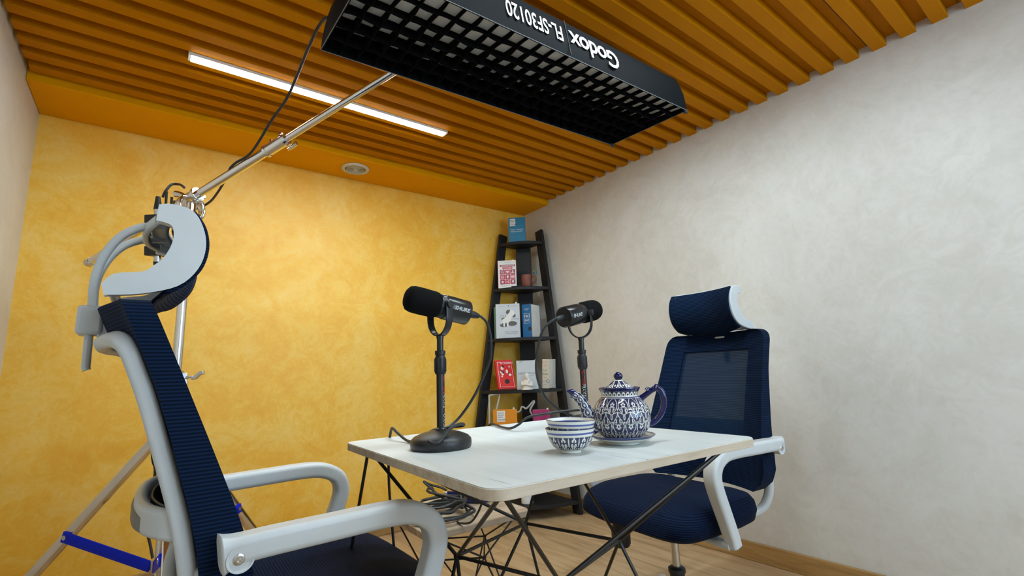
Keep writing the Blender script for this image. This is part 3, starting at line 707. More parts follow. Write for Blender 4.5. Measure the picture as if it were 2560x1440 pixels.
def mic(label, pos, axis, textside, yaw):
    ax = Vector(axis).normalized(); sd = Vector((0, 0, 1)).cross(ax).normalized(); upv = ax.cross(sd)
    t = thing('microphone', label, 'microphone', (pos[0], pos[1], pos[2]), 0, 'broadcast microphones with foam windscreens')
    M3 = Matrix(((-sd.x, upv.x, ax.x), (-sd.y, upv.y, ax.y), (-sd.z, upv.z, ax.z)))
    o = tuple(upv*0)
    def la(prof, nm, mat, par=t, n=48): return MB().lathe(prof, n, M3, o).build(nm, mat, par)
    la([(0, -.066), (.026, -.066), (.0265, -.073), (.0290, -.075), (.0300, -.073), (.0305, -.03), (.0300, -.010), (.0275, -.008), (.0, -.008)], 'body', 'blacksatin')
    la([(0, -.0725), (.0262, -.0725), (.0262, -.0665)], 'rear_plate', 'copper' if textside > 0 else 'black')
    la([(0, -.010), (.0283, -.010), (.0285, .006), (.0, .006)], 'control_ring', 'black')
    for k in range(14):
        a = 2*PI*k/14+.1
        if k in (3, 4, 5): MB().box(M3 @ Vector((.0285*math.cos(a), .0285*math.sin(a), -.002)), (.002, .002, .006), M3).build('level_mark', 'white', t)
    fo = la([(0, .004), (.026, .005), (.0305, .010), (.0318, .016), (.0322, .05), (.0315, .070), (.0285, .080), (.021, .086), (.010, .0885), (0, .089)], 'foam_windscreen', 'foam')
    # connector
    la([(0, -.072), (.0095, -.072), (.0095, -.080), (0, -.080)], 'socket', 'steel')
    c = M3 @ Vector((0, 0, -.085))
    MB().lathe([(0, -.110), (.0050, -.110), (.0068, -.106), (.0090, -.096), (.0098, -.079), (0, -.079)], 24, M3, o).build('plug', 'black', t)
    # yoke
    pv = Vector((0, 0, 0)); yk = None
    yd = Vector((math.cos(yaw), math.sin(yaw), 0)); yn = Vector((-yd.y, yd.x, 0)); r = .0345
    pts = [(1, .004)]+[]
    p = [yd*r*math.cos(a)+Vector((0, 0, -.030+ (r*1.2)*math.sin(a))) for a in np.linspace(0, -PI, 17)]
    p = [yd*r+Vector((0, 0, .008))]+p+[yd*-r+Vector((0, 0, .008))]
    yk = MB().sweep(p, rrect(.019, .0034, .3, 2), yn).build('yoke', 'blacksatin', t)
    for s in (-1, 1): MB().cyl(yd*s*(r-.006), yd*s*(r+.007), .0092, n=20).build('yoke_knob', 'black', yk, .001)
    MB().cyl((0, 0, -.078), (0, 0, -.069), .009, n=18).build('thread_adapter', 'blacksatin', yk)
    # lettering
    n = (sd*textside); tx = (-ax if textside > 0 else ax); 
    tx = ax if (ax.cross(Vector((0, 0, 1))).dot(n) > 0) else -ax
    ty = n.cross(tx); cx = -.0465
    lo = text('SHURE', .0128, frame(ax*cx+n*.0, tx, ty, n), 'white', t, bold=.0004, depth=.00005, shear=.15, sx=1.10, space=.95)
    for v in lo.data.vertices:
        q = v.co; h = q.dot(ty)-.001; d = h/.0305; w = n*math.cos(d)+ty*math.sin(d); v.co = ax*q.dot(ax)+w*.03068
    return t
S1, S2 = (.55, 1.015), (1.005, 1.0)
la1 = math.atan2(-.30, .95)
desk_stand('desk microphone stand standing nearest the yellow wall side, cable round its base', *S1, -.95)
desk_stand('desk microphone stand standing behind the teapot', *S2, math.atan2(-1, -1.05))
mic('microphone pointing left towards the near chair', (S1[0], S1[1], TZ+.252+.076), (-.97, .06, .19), 1, math.radians(-78))
mic('microphone pointing right towards the chair by the grey wall', (S2[0], S2[1], TZ+.252+.076), (.95, .12, .20), -1, math.radians(-62))
# mic cables
ax1 = Vector((-.97, .06, .19)).normalized(); ax2 = Vector((.95, .12, .20)).normalized()
m1 = Vector((*S1, TZ+.328)); m2 = Vector((*S2, TZ+.328))
a1 = m1-ax1*.107; a2 = m2-ax2*.107
cable('microphone_cable', 'black cable from the left-pointing microphone, looped over its stand base', [tuple(a1), tuple(a1-ax1*.010), (.676, 1.000, 1.055), (.684, .998, 1.022), (.687, 1.002, .985), (.688, 1.015, .954), (.668, 1.05, .880), (.640, 1.085, .822), (.600, 1.085, .800), (.555, 1.06, .802), (.520, 1.02, .798), (.500, .975, .790), (.512, .955, .788), (.548, .968, .812), (.585, .985, .818), (.600, 1.00, .812), (.580, 1.04, .806), (.54, 1.075, .790), (.53, 1.12, .774), (.535, 1.17, .772), (.53, 1.215, .788), (.535, 1.255, .795), (.545, 1.29, .785), (.55, 1.315, .74), (.555, 1.325, .64), (.57, 1.33, .50), (.60, 1.36, .30), (.62, 1.40, .10), (.63, 1.45, .015), (.66, 1.52, .005), (.72, 1.60, .005)], .0036, 6)
cable('microphone_cable', 'black cable from the right-pointing microphone, hanging down behind the teapot', [tuple(a2), tuple(a2-ax2*.016), (.863, 1.00, 1.045), (.857, 1.02, .996), (.872, 1.05, .929), (.915, 1.075, .865), (.975, 1.085, .821), (1.05, 1.072, .786), (1.085, 1.045, .776), (1.08, .99, .790), (1.04, .965, .812), (1.0, .975, .820), (.955, 1.02, .818), (.905, 1.06, .812), (.866, 1.09, .804), (.848, 1.11, .785), (.845, 1.15, .772), (.86, 1.22, .772), (.88, 1.27, .772), (.885, 1.315, .765), (.888, 1.325, .70), (.89, 1.36, .55), (.895, 1.44, .455), (.90, 1.53, .426), (.905, 1.56, .426)], .0036, 6)

# ------------------------------------------------------------------ painted tea set
NV, WH, MB_ = np.array((.010, .014, .075)), np.array((.78, .77, .68)), np.array((.035, .055, .24))
def drop(x, y, inv=False):
    """teardrop half width for y in 0..1"""
    if inv: y = 1-y
    w = np.where(y < .36, .44*np.sqrt(np.clip(1-((.36-y)/.36)**2, 0, 1)), .44*(np.cos(PI*np.clip((y-.36)/.64, 0, 1))+1)/2)
    return w
def motif(x, y, cy, sgn):
    r = np.hypot(x, (y-cy)*1.35); th = np.arctan2((y-cy)*sgn, x)
    fl = (r < .17+.045*np.cos(7*th+PI/2)) & (r > .075) & (th < .9+1e9) & ((y-cy)*sgn < .13)
    lf = (((np.abs(x)-.13)/.042)**2+((y-cy-sgn*.28)/.11)**2 < 1)
    curl = np.abs(np.hypot((np.abs(x)-.20)/1.0, (y-cy-sgn*.17)*1.2)-.065) < .020
    dot = np.hypot(x, (y-cy-sgn*.50)*1.3) < .055
    return fl | lf | curl | dot
def row(U, v, v0, v1, N_, ph=0, inv=False):
    y = np.clip((v-v0)/(v1-v0), 0, 1); x = (U*N_+ph) % 1-.5; ins = (v >= v0) & (v < v1)
    w = drop(x, y, inv); line = (np.abs(np.abs(x)-w) < .032) & (w > .0)
    inn = np.abs(x) < w-.075; s = -1 if inv else 1; m = motif(x, y, .33 if not inv else .67, s) & inn
    xo = np.abs(x)-.5; yo = y-(.80 if not inv else .20)
    out = (np.abs(x) > w+.07) & (((xo/.085)**2+(yo/.15)**2 < 1) & ~((xo/.035)**2+(yo/.10)**2 < 1) | (np.hypot(xo, (yo+s*.26)*1.2) < .05))
    return ins & (line | m | out)
def paint_lathe(name, prof, n, colf, parent, M=None, o=(0, 0, 0), mat='ceramic', sub=4):
    p = smooth(prof, sub); p = [(max(float(a), 0), float(b)) for a, b in p]; k = len(p)
    mb = MB().lathe(p, n, M, o); ob = mb.build(name, mat, parent, sm=60); me = ob.data
    arc = np.concatenate(([0], np.cumsum([math.hypot(p[i+1][0]-p[i][0], p[i+1][1]-p[i][1]) for i in range(k-1)]))); arc /= arc[-1]
    U = np.tile(np.arange(n)/n, k); Vv = np.repeat(arc, n); Zs = np.repeat(np.array([q[1] for q in p]), n); Rs = np.repeat(np.array([q[0] for q in p]), n)
    col = colf(U, Vv, Zs, Rs); at = me.color_attributes.new('Col', 'FLOAT_COLOR', 'POINT')
    at.data.foreach_set('color', np.concatenate([col, np.ones((len(col), 1))], 1).astype(np.float32).ravel()); return ob
def pick(mask, a, b): return np.where(mask[:, None], a, b)
TX = Vector((.797, -.605, 0)); TA = math.atan2(TX.y, TX.x)
PC = (.857, .742)
pt = thing('saucer', 'cream saucer with blue painted rim under the teapot', 'saucer', (PC[0], PC[1], TZ))
def c_plate(U, v, z, r):
    c = pick(z < 10, WH, WH)
    y = np.clip((r-.036)/(.062-.036), 0, 1); up_ = v > .52
    x = (U*22) % 1-.5
    pat = (np.abs(np.abs(x)-.30*np.sin(PI*y)) < .07) | (np.hypot(x*1.2, y-.5) < .14) | (np.abs(y-.02) < .05) | (np.abs(y-.95) < .05)
    c = pick(up_ & (r < .064) & (r > .030), pick(pat, WH, NV), c)
    c = pick((r > .0655), MB_*.6, c); return c
paint_lathe('plate', [(.030, .001), (.033, 0), (.036, .001), (.0365, .004), (.048, .007), (.062, .0125), (.0695, .0175), (.0708, .0190), (.0700, .0200), (.064, .0180), (.050, .0125), (.036, .0095), (.018, .009), (0, .009)], 320, c_plate, pt, sub=10)
MB().lathe([(.0295, .0012), (.033, -.0002), (.0362, .0012)], 48).build('foot_ring', 'terracotta', pt)
tp = thing('teapot', 'blue and white painted ceramic teapot with curved spout on the saucer', 'teapot', (PC[0], PC[1], TZ+.0095), TA)
def c_pot(U, v, z, r):
    c = pick(row(U, z, .004, .026, 15, .5), WH, NV); m = (z > .020)
    c = pick(m, pick(row(U, z, .018, .062, 15), WH, NV), c)
    y = (z-.050)/(.097-.050); x = (U*15) % 1-.5
    up_ = z > .050
    r2 = row(U, z, .050, .090, 15, .5, True)
    c = pick(up_, pick(np.where(z > .0570+.005*np.abs(np.sin(PI*U*15)), r2, row(U, z, .018, .062, 15)), WH, NV), c)
    sc = np.abs(z-(.0570+.005*np.abs(np.sin(PI*U*15)))) < .0007
    c = pick(sc, WH, c)
    c = pick((z > .0895), WH, c); c = pick((z > .0905) & (z < .0925), MB_, c)
    k = (U*26) % 1-.5; h = (z-.0945)/.009
    sca = (np.abs(k) < .46*np.sqrt(np.clip(1-h*h, 0, 1))) & ~(np.hypot(k/1.0, (h-.35)) < .22)
    c = pick(z > .0945, pick(sca & (z < .1035), WH, NV), c); return pick(z < .0035, NV, c)
paint_lathe('body', [(.0, .0005), (.030, .0005), (.034, .001), (.046, .009), (.057, .022), (.0635, .038), (.0645, .052), (.061, .067), (.053, .080), (.044, .0895), (.0405, .093), (.0405, .099), (.0435, .107), (.0455, .1105), (.0440, .1125), (.041, .110), (.037, .100), (.036, .094)], 560, c_pot, tp, sub=14)
MB().lathe([(.0433, .1065), (.0462, .1100), (.0458, .1125), (.0432, .1130), (.0410, .1105)], 64).build('rim', 'glaze_blue', tp)
lid = None
def c_lid(U, v, z, r):
    x = (U*9) % 1-.5; y = (z-.108)/.020
    pat = (np.abs(np.abs(x)-.38*(1-y)) < .06) | (np.hypot(x, (y-.4)*1.0) < .16) & ~(np.hypot(x, (y-.4)) < .08) | (np.hypot(np.abs(x)-.5, y-.45) < .10)
    c = pick(pat, WH, NV); return pick((z > .1275) | (z < .1085), WH, c)
lid = paint_lathe('lid', [(.040, .1065), (.039, .1085), (.030, .1145), (.020, .121), (.013, .1265), (.0095, .1290), (0, .1295)], 300, c_lid, tp, sub=12)
MB().lathe([(0, .1285), (.0055, .129), (.0098, .1335), (.0104, .1385), (.0085, .1430), (.004, .1460), (0, .1468)], 28).build('knob', 'glaze_blue', lid)
# spout: painted sweep with a beak
sp = [(-.050, 0, .026, .0165), (-.063, 0, .038, .0160), (-.073, 0, .053, .0138), (-.079, 0, .069, .0115), (-.086, 0, .083, .0100), (-.095, 0, .094, .0096), (-.106, 0, .1020, .0090)]
p = smooth(sp, 12); pts = [tuple(q[:3]) for q in p]; rr = [float(q[3]) for q in p]
nseg = 64; mb = MB().sweep(pts, circ(1, nseg), (0, 1, 0), scale=[(r*(1.0), r*1.15) for r in rr]); so = mb.build('spout', 'ceramic', tp, sm=60)
k = len(pts); U = np.tile(np.arange(nseg)/nseg, k); vv = np.repeat(np.linspace(0, 1, k), nseg)
x = (U*4+.5) % 1-.5; cell = (vv*6) % 1
pat = (np.abs(np.abs(x)-.36*np.sin(PI*np.clip(cell, 0, 1))**.6) < .045) | ((np.hypot(x*1.5, (cell-.45)*1.0) < .17) & ~(np.hypot(x*1.5, cell-.42) < .07)) | (np.hypot(x*1.5, (cell-.75)) < .06)
col = pick(pat, WH, NV); col = pick((vv > .965), MB_*.7, col)
at = so.data.color_attributes.new('Col', 'FLOAT_COLOR', 'POINT'); at.data.foreach_set('color', np.concatenate([col, np.ones((len(col), 1))], 1).astype(np.float32).ravel())
MB().sweep([(-.100, 0, .1000), (-.110, 0, .1065), (-.119, 0, .1085)], circ(1, 24), (0, 1, 0), scale=[(.0080, .0098), (.0068, .0066), (.0015, .0012)]).build('beak', 'glaze_blue', tp)
hd = smooth([(.044, 0, .084, .0070), (.058, 0, .093, .0062), (.074, 0, .1035, .0060), (.087, 0, .107, .0066), (.0955, 0, .099, .0068), (.099, 0, .082, .0066), (.096, 0, .064, .0064), (.087, 0, .047, .0062), (.073, 0, .034, .0060), (.060, 0, .029, .0058)], 6)
hn = MB().tube([tuple(q[:3]) for q in hd], [float(q[3]) for q in hd], 16).build('handle', 'glaze_blue', tp)
MB().tube([(.081, 0, .108), (.085, 0, .114), (.089, 0, .1145)], [.0065, .0050, .0015], 12).build('thumb_rest', 'glaze_blue', hn)
MB().tube([(.062, 0, .1035), (.066, 0, .1075), (.070, 0, .108)], [.006, .0042, .0015], 12).build('thumb_rest', 'glaze_blue', hn)

def c_bowl(U, v, z, r):
    x = (U*13) % 1-.5; y = np.clip((z-.0085)/(.0345-.0085), 0, 1); out = v < .535
    w = .5-.13*y
    leaf = ((np.abs(np.abs(x)-.5)/.065)**2+((y-.58)/.36)**2 < 1) & (np.abs(np.abs(x)-.5) > .012)
    clover = (np.hypot(x, (y-.86)*.75) < .085) | (np.hypot(np.abs(x)-.13, (y-.70)*.75) < .088)
    hollow = np.hypot(x, (y-.60)*.75) < .075
    stem = (np.abs(np.abs(x)-(.16+.16*np.clip(.45-y, 0, 1)*1.6)+.12*np.sin(PI*np.clip(y/.5, 0, 1))) < .045) & (y < .5)
    cur = (np.abs(np.hypot(np.abs(x)-.20, (y-.36)*.75)-.07) < .035)
    dots = (np.hypot(np.abs(x)-.08, (y-.12)*.75) < .05) | (np.hypot(np.abs(x)-.36, (y-.10)*.75) < .05)
    pat = (leaf | (clover & ~hollow) | stem | cur | dots)
    body = pick(pat, WH, NV*.9)
    c = pick((z > .0085) & (z < .0345) & out, body, WH)
    c = pick(out & (np.abs(z-.0085) < .0007), WH*.3, c)
    c = pick(out & (z > .0385) & (z < .0425), MB_*1.4, c); c = pick(out & (np.abs(z-.0362) < .0005), MB_, c)
    c = pick((z > .0477), MB_*.5, c); c = pick(~out & (z > .036) & (z < .0455), MB_*.8, c); return c
BW = [(.017, .0012), (.0190, .0004), (.0208, .001), (.0212, .005), (.027, .0075), (.036, .014), (.0425, .0235), (.0465, .0345), (.0490, .0425), (.0505, .0475), (.0505, .0485), (.0490, .0485), (.0470, .0425), (.0440, .0335), (.040, .0235), (.033, .0150), (.024, .0100), (.012, .0085), (0, .0085)]
for k, (dx, dz, lb) in enumerate(((0, 0, 'lower bowl of the nested painted pair, blue flowers all round it'), (.0015, .0165, 'upper bowl of the nested painted pair, only its striped rim showing'))):
    b = thing('tea_bowl', lb, 'bowl', (.700+dx, .744, TZ+dz), .2*k, 'nested blue and white tea bowls')
    paint_lathe('bowl_body', BW, 420, c_bowl, b, sub=8)
    MB().lathe([(.0168, .0012), (.0190, -.0002), (.0210, .0012)], 40).build('foot_ring', 'terracotta', b)
    b.rotation_euler = (.02*k, .015*k, .2*k)

# ------------------------------------------------------------------ corner shelf
sh = thing('corner_shelf', 'black wooden ladder-like corner shelf with six curved tiers in the corner', 'shelf', (2.2, 2.75, 0))
OS = Vector((2.2, 2.75, 0))
def sp_(mb, name, mat='blackwood', par=None, **k):
    mb.v = [(x-OS.x, y-OS.y, z) for x, y, z in mb.v]; return mb.build(name, mat, par or sh, **k)
def lx(z): return 1.745+.18*z
def ry(z): return 2.413+.128*z
# leaning side boards and the post in the corner
sp_(MB().sweep([(lx(0)+.035, 2.905, 0), (lx(1.985)+.035, 2.905, 1.985)], [(-.035, -.013), (.035, -.013), (.035, .013), (-.035, .013)], (1, 0, 0)), 'leg', bevel=.002)
sp_(MB().sweep([(2.335, ry(0)+.035, 0), (2.335, ry(2.0)+.035, 2.0)], [(-.035, -.013), (.035, -.013), (.035, .013), (-.035, .013)], (0, 1, 0)), 'leg', bevel=.002)
Mr = Matrix.Rotation(-PI/4, 3, 'Z')
sp_(MB().box((2.285, 2.845, .96), (.115, .022, 1.92), Mr), 'post', bevel=.002)
TIERS = (1.905, 1.548, 1.175, .813, .447, .090)
for z in TIERS:
    a, b = Vector((lx(z)-.004, 2.885)), Vector((2.318, ry(z)-.004)); n = Vector((b.y-a.y, a.x-b.x)).normalized()
    if n.x > 0: n = -n
    arc = [a+(b-a)*g+n*(.16*(b-a).length*math.sin(PI*g)) for g in np.linspace(0, 1, 17)]
    poly = [(q.x, q.y) for q in arc]+[(2.318, 2.80), (2.25, 2.885)]
    m = MB(); m.prism(poly[::1], z-.022, z); m.f = [f[::-1] for f in m.f]
    sp_(m, 'tier', bevel=.0015)
def chord(z, g, off):
    a, b = Vector((lx(z), 2.88)), Vector((2.31, ry(z))); n = Vector((b.y-a.y, a.x-b.x)).normalized()
    if n.x > 0: n = -n
    return a+(b-a)*g+n*off

def book(name, label, pos, ang, w, h, th, cover, z, lean=0.0, spine=None, pages='paper', tabs=()):
    """stands upright, cover facing local -y, spine at -x; pos = cover centre at the foot"""
    t = thing(name, label, 'book', (pos[0], pos[1], z+.0005), ang, 'books on the corner shelf')
    if lean: t.rotation_euler = (0, lean, ang)
    c = .0022
    f = MB().bx(-w/2, w/2, 0, c, 0, h).build('front_cover', cover, t, .0006)
    MB().bx(-w/2, w/2, th-c, th, 0, h).build('back_cover', cover, t, .0006)
    MB().bx(-w/2-.0012, -w/2+.0012, 0, th, 0, h).build('spine', spine or cover, t, .0006)
    MB().bx(-w/2+.0014, w/2-.003, c, th-c, .0025, h-.0025).build('page_block', pages, t)
    for (tx_, dz_, mt) in tabs: MB().bx(tx_-.006, tx_+.006, th*.5, th*.5+.0006, h-.01, h+dz_).build('page_marker', mt, t)
    return t, f
def put(t, f, s, x, z, size, mat, **k): return text(s, size, frame((x, -.0004, z), (1, 0, 0), (0, 0, 1), (0, -1, 0)), mat, f, depth=.0002, **k)
def rect(f, x0, x1, z0, z1, mat, nm='printed_panel', d=.0003): return MB().bx(x0, x1, -d, .0002, z0, z1).build(nm, mat, f)
def disc(f, x, z, r, mat, nm='printed_mark', n=20, d=.0005, sz=1.0):
    return MB().prism([(x+r*math.cos(2*PI*i/n), -(z+sz*r*math.sin(2*PI*i/n))) for i in range(n)], 0, d).build(nm, mat, f)
def flat(f, polys, mat, nm='printed_mark', d=.0006):
    """polygons drawn in cover coordinates (x, z)"""
    mb = MB()
    for pg in polys:
        n = len(pg); mb.add([(x, -d, z) for x, z in pg]+[(x, 0, z) for x, z in pg], [tuple(range(n))]+[(i, n+i, n+(i+1) % n, (i+1) % n) for i in range(n)])
    return mb.build(nm, mat, f, sm=0)
def circp(x, z, r, n=16, sz=1.0): return [(x+r*math.cos(2*PI*i/n), z+sz*r*math.sin(2*PI*i/n)) for i in range(n)]
def ringp(x, z, r, wdt, n=16):
    return [[(x+r*math.cos(a), z+r*math.sin(a)), (x+r*math.cos(b), z+r*math.sin(b)), (x+(r-wdt)*math.cos(b), z+(r-wdt)*math.sin(b)), (x+(r-wdt)*math.cos(a), z+(r-wdt)*math.sin(a))] for a, b in ((2*PI*i/n, 2*PI*(i+1)/n) for i in range(n))]
DEG = PI/180
def cpos(p0, p1): return ((p0[0]+p1[0])/2, (p0[1]+p1[1])/2), math.atan2(p1[1]-p0[1], p1[0]-p0[0]), math.hypot(p1[0]-p0[0], p1[1]-p0[1])

def hbr(f, x, z, w, h, s):
    rect(f, x, x+w, z, z+h, 'white'); 
    for i, wd in enumerate(('Harvard', 'Business', 'Review', 'Классика')): put(None, f, wd, x+w*.08, z+h*(.80-.185*i-(.06 if i == 3 else 0)), s, 'ink', align='LEFT', bold=.0001)
# top: light blue book
c, a, w = cpos((2.118, 2.802), (2.205, 2.715))
t, f = book('book', 'light blue book standing alone on the top tier', c, a, .125, .19, .034, 'bookblue', TIERS[0])
hbr(f, -.052, .125, .042, .058, .010)
put(t, f, 'Трансформация', -.049, .095, .0125, 'white', align='LEFT'); put(t, f, 'бизнес-модели', -.049, .080, .0125, 'white', align='LEFT')
# second tier: white and pink book
c, a, w = cpos((2.026, 2.832), (2.124, 2.742))
t, f = book('book', 'white book with nine pink icon squares on the second tier from the top', c, a, .135, .207, .022, 'white', TIERS[1], 0, 'red', tabs=((.045, .006, 'paper'),))
put(t, f, 'АДМИНИСТРАТОР', .004, .166, .0108, 'white', bold=.0002); rect(f, -.053, .061, .159, .174, 'darkpink')
rect(f, -.033, .041, .141, .157, 'pink'); put(t, f, 'INSTAGRAM', .004, .149, .0108, 'white', bold=.0002)
put(t, f, 'самое нужное', .004, .190, .007, 'greyink'); put(t, f, 'пошаговое руководство для новичков', .003, .019, .0058, 'greyink', sx=.95); put(t, f, 'и не только', -.03, .011, .0058, 'greyink')
for r in range(3):
    for q in range(3):
        x0, z0 = -.0525+.0385*q, .102-.0375*r; rect(f, x0, x0+.036, z0, z0+.035, 'pink' if (r+q) % 2 else 'darkpink')
        x, z = x0+.018, z0+.0175; k = 3*r+q; S = []
        if k == 0: S = ringp(x-.002, z+.002, .010, .003)+[[(x+.004, z-.006), (x+.006, z-.004), (x+.013, z-.011), (x+.011, z-.013)]]
        elif k == 1: S = [[(x+.011*math.sin(u)**3, z+.0007*(13*math.cos(u)-5*math.cos(2*u)-2*math.cos(3*u)-math.cos(4*u))) for u in np.linspace(0, 2*PI, 28)[:-1]]]
        elif k == 2: S = [circp(x, z+.005, .0055), [(x-.011, z-.010), (x+.011, z-.010), (x+.009, z-.003), (x-.009, z-.003)]]
        elif k == 3: S = ringp(x, z, .011, .003)+[[(x-.004, z-.001), (x+.004, z-.001), (x+.004, z+.0015), (x-.004, z+.0015)]]
        elif k == 4: S = [circp(x, z+.003, .0085), [(x-.004, z-.012), (x+.004, z-.012), (x+.005, z-.003), (x-.005, z-.003)]]
        elif k == 5: S = [[(x-.012, z-.008), (x+.012, z-.008), (x+.012, z+.008), (x-.012, z+.008)]]
        elif k == 6: S = [[(x+rr_*math.cos(PI/2+i*PI/5), z+rr_*math.sin(PI/2+i*PI/5)) for i, rr_ in enumerate([.013, .0055]*5)]]
        elif k == 7: S = [circp(x-.007, z, .004), circp(x+.007, z+.007, .004), circp(x+.007, z-.007, .004), [(x-.007, z-.001), (x+.007, z+.006), (x+.007, z+.008), (x-.007, z+.001)], [(x-.007, z-.001), (x+.007, z-.008), (x+.007, z-.006), (x-.007, z+.001)]]
        else: S = [circp(x, z+.003, .008), [(x-.0065, z-.001), (x, z-.013), (x+.0065, z-.001)]]
        flat(f, S, 'white')
        if k == 5: flat(f, ringp(x, z, .004, .0015), 'pink', d=.0008)
        if k == 8: flat(f, [circp(x, z+.004, .003)], 'darkpink', d=.0008)
# third tier: white book with the sketched horse
c, a, w = cpos((1.984, 2.816), (2.112, 2.702))
t, f = book('book', 'white book with a grey sketched horse on the third tier from the top', c, a, .172, .248, .014, 'bookgrey', TIERS[2], 0, 'white', tabs=((.062, .011, 'white'),))
put(t, f, 'СТАРТАП', -.002, .155, .024, 'green', sx=1.0); put(t, f, 'на миллиард', .050, .136, .010, 'greyink')
hz = [(-.035, .085), (-.025, .080), (-.022, .110), (-.008, .118), (-.010, .085), (.0, .083), (.004, .115), (.018, .125), (.030, .150), (.046, .168), (.050, .178), (.040, .196), (.026, .204), (.018, .200), (.012, .185), (-.004, .168), (-.022, .145), (-.038, .138), (-.048, .120), (-.050, .098), (-.042, .110), (-.036, .118)]
for q_ in (circp(-.030, .094, .030, 18, .5), circp(.030, .103, .034, 18, .5), circp(.006, .186, .020, 14, .9), circp(.044, .160, .012, 12, 1.2), circp(-.034, .135, .014, 12)): flat(f, [q_], 'greyplastic', d=.0004)
flat(f, [hz], 'white', d=.0009)
flat(f, [[(-.065, .084), (.072, .084), (.072, .0848), (-.065, .0848)]], 'greyink'); flat(f, [circp(.006, .232, .0045)], 'greyink')
put(t, f, 'издательство', -.042, .231, .006, 'greyink'); put(t, f, 'БИЗНЕСКНИГА', .045, .231, .006, 'greyink')
put(t, f, 'Михаил Спиридонов', .020, .045, .0095, 'greyink'); put(t, f, 'Вячеслав Макович', .025, .033, .0095, 'greyink')
t2 = thing('book', 'thin green-edged book half hidden behind the horse book', 'book', (1.992, 2.832, TIERS[2]+.0005), a, 'books on the corner shelf')
MB().bx(-.012, .150, .012, .014, 0, .232).bx(-.012, .150, .026, .028, 0, .232).bx(-.014, -.012, .012, .028, 0, .232).build('cover', 'green', t2); MB().bx(-.0115, .147, .0142, .0258, .002, .230).build('page_block', 'paper', t2)
# third tier: blue book seen from its spine side
c, a, w = cpos((2.138, 2.685), (2.178, 2.650))
t, f = book('book', 'thick deep blue book standing right of the horse book', (2.150, 2.668), a-.50, .075, .238, .13, 'deepblue', TIERS[2], 0, 'deepblue')
put(t, f, 'ЛЮ', -.001, .150, .026, 'white'); put(t, f, 'БИ', -.001, .122, .026, 'white')
flat(f, [[(-.024, .100), (.024, .100), (.024, .102), (-.024, .102)], [(-.024, .170), (.024, .170), (.024, .172), (-.024, .172)], [(-.024, .10), (-.022, .10), (-.022, .172), (-.024, .172)], [(.022, .10), (.024, .10), (.024, .172), (.022, .172)]], 'white')
flat(f, [circp(.020, .060, .012, 18, 1.3)], 'ink'); put(t, f, 'новая книга', 0, .205, .007, 'white'); put(t, f, 'о жизни', 0, .196, .007, 'white')
# fourth tier
c, a, w = cpos((1.955, 2.782), (2.048, 2.702))
t, f = book('book', 'red book with white and black figures leaning on the fourth tier', (c[0]+.003, c[1]-.010), -.30, .128, .212, .026, 'red', TIERS[3]+.0095)
t.rotation_euler = (-.34, 0, -.30)
put(t, f, 'В ГОЛОС!', .018, .188, .020, 'white', bold=.0005)
flat(f, [[(-.052, .012), (-.049, .012), (-.049, .195), (-.052, .195)], [(-.052, .193), (-.025, .193), (-.025, .197), (-.052, .197)], [(.052, .012), (.054, .012), (.054, .172), (.052, .172)]], 'white')
flat(f, [circp(-.020, .150, .011, 12, 1.2), circp(-.022, .108, .010, 12, 1.1), circp(.012, .125, .009, 12, 1.6), circp(.032, .100, .010, 12), circp(.034, .160, .005, 10, 1.4), circp(-.028, .090, .006, 10), circp(-.034, .122, .007, 10)], 'white')
flat(f, [circp(.004, .052, .018, 20), circp(-.012, .163, .008, 8, 1.2), circp(-.028, .128, .005, 8), circp(-.016, .118, .007, 8, 1.3), circp(.023, .112, .005, 8)], 'ink', d=.0009)
put(t, f, 'практика', .004, .056, .0062, 'white'); put(t, f, 'голоса', .004, .048, .0062, 'white'); put(t, f, 'ПРАКТИЧЕСКОЕ РУКОВОДСТВО', .008, .014, .0062, 'white')
c, a, w = cpos((2.062, 2.697), (2.172, 2.601))
t, f = book('book', 'pale grey-blue book standing behind the white figurine', c, a, .146, .198, .018, 'bookgrey', TIERS[3], 0, tabs=((.062, .006, 'paper'),))
put(t, f, 'МИЛЛИОНЕР', .002, .108, .019, 'greyink'); put(t, f, 'без диплома', .018, .093, .009, 'greyink'); put(t, f, 'майкл', -.042, .190, .008, 'ink'); put(t, f, 'как добиться успеха', .030, .020, .006, 'greyink')
c, a, w = cpos((2.185, 2.592), (2.216, 2.562))
t, f = book('book', 'thick cream book standing beside the right shelf leg', (2.215, 2.575), a-.45, .050, .200, .100, 'cream', TIERS[3]+.0016, .05)
for i, (s_, m_, sz_) in enumerate((('как стать', 'red', .008), ('лучше', 'red', .008), ('FLIP', 'greyink', .017), ('TOUR', 'ink', .017), ('книга', 'red', .009), ('рассказов', 'greyink', .007), ('2 том', 'greyink', .009))): put(t, f, s_, -.004, .182-.024*i-(.012 if i > 1 else 0), sz_, m_)
disc_ = flat(f, ringp(.018, .050, .013, .003), 'teal')
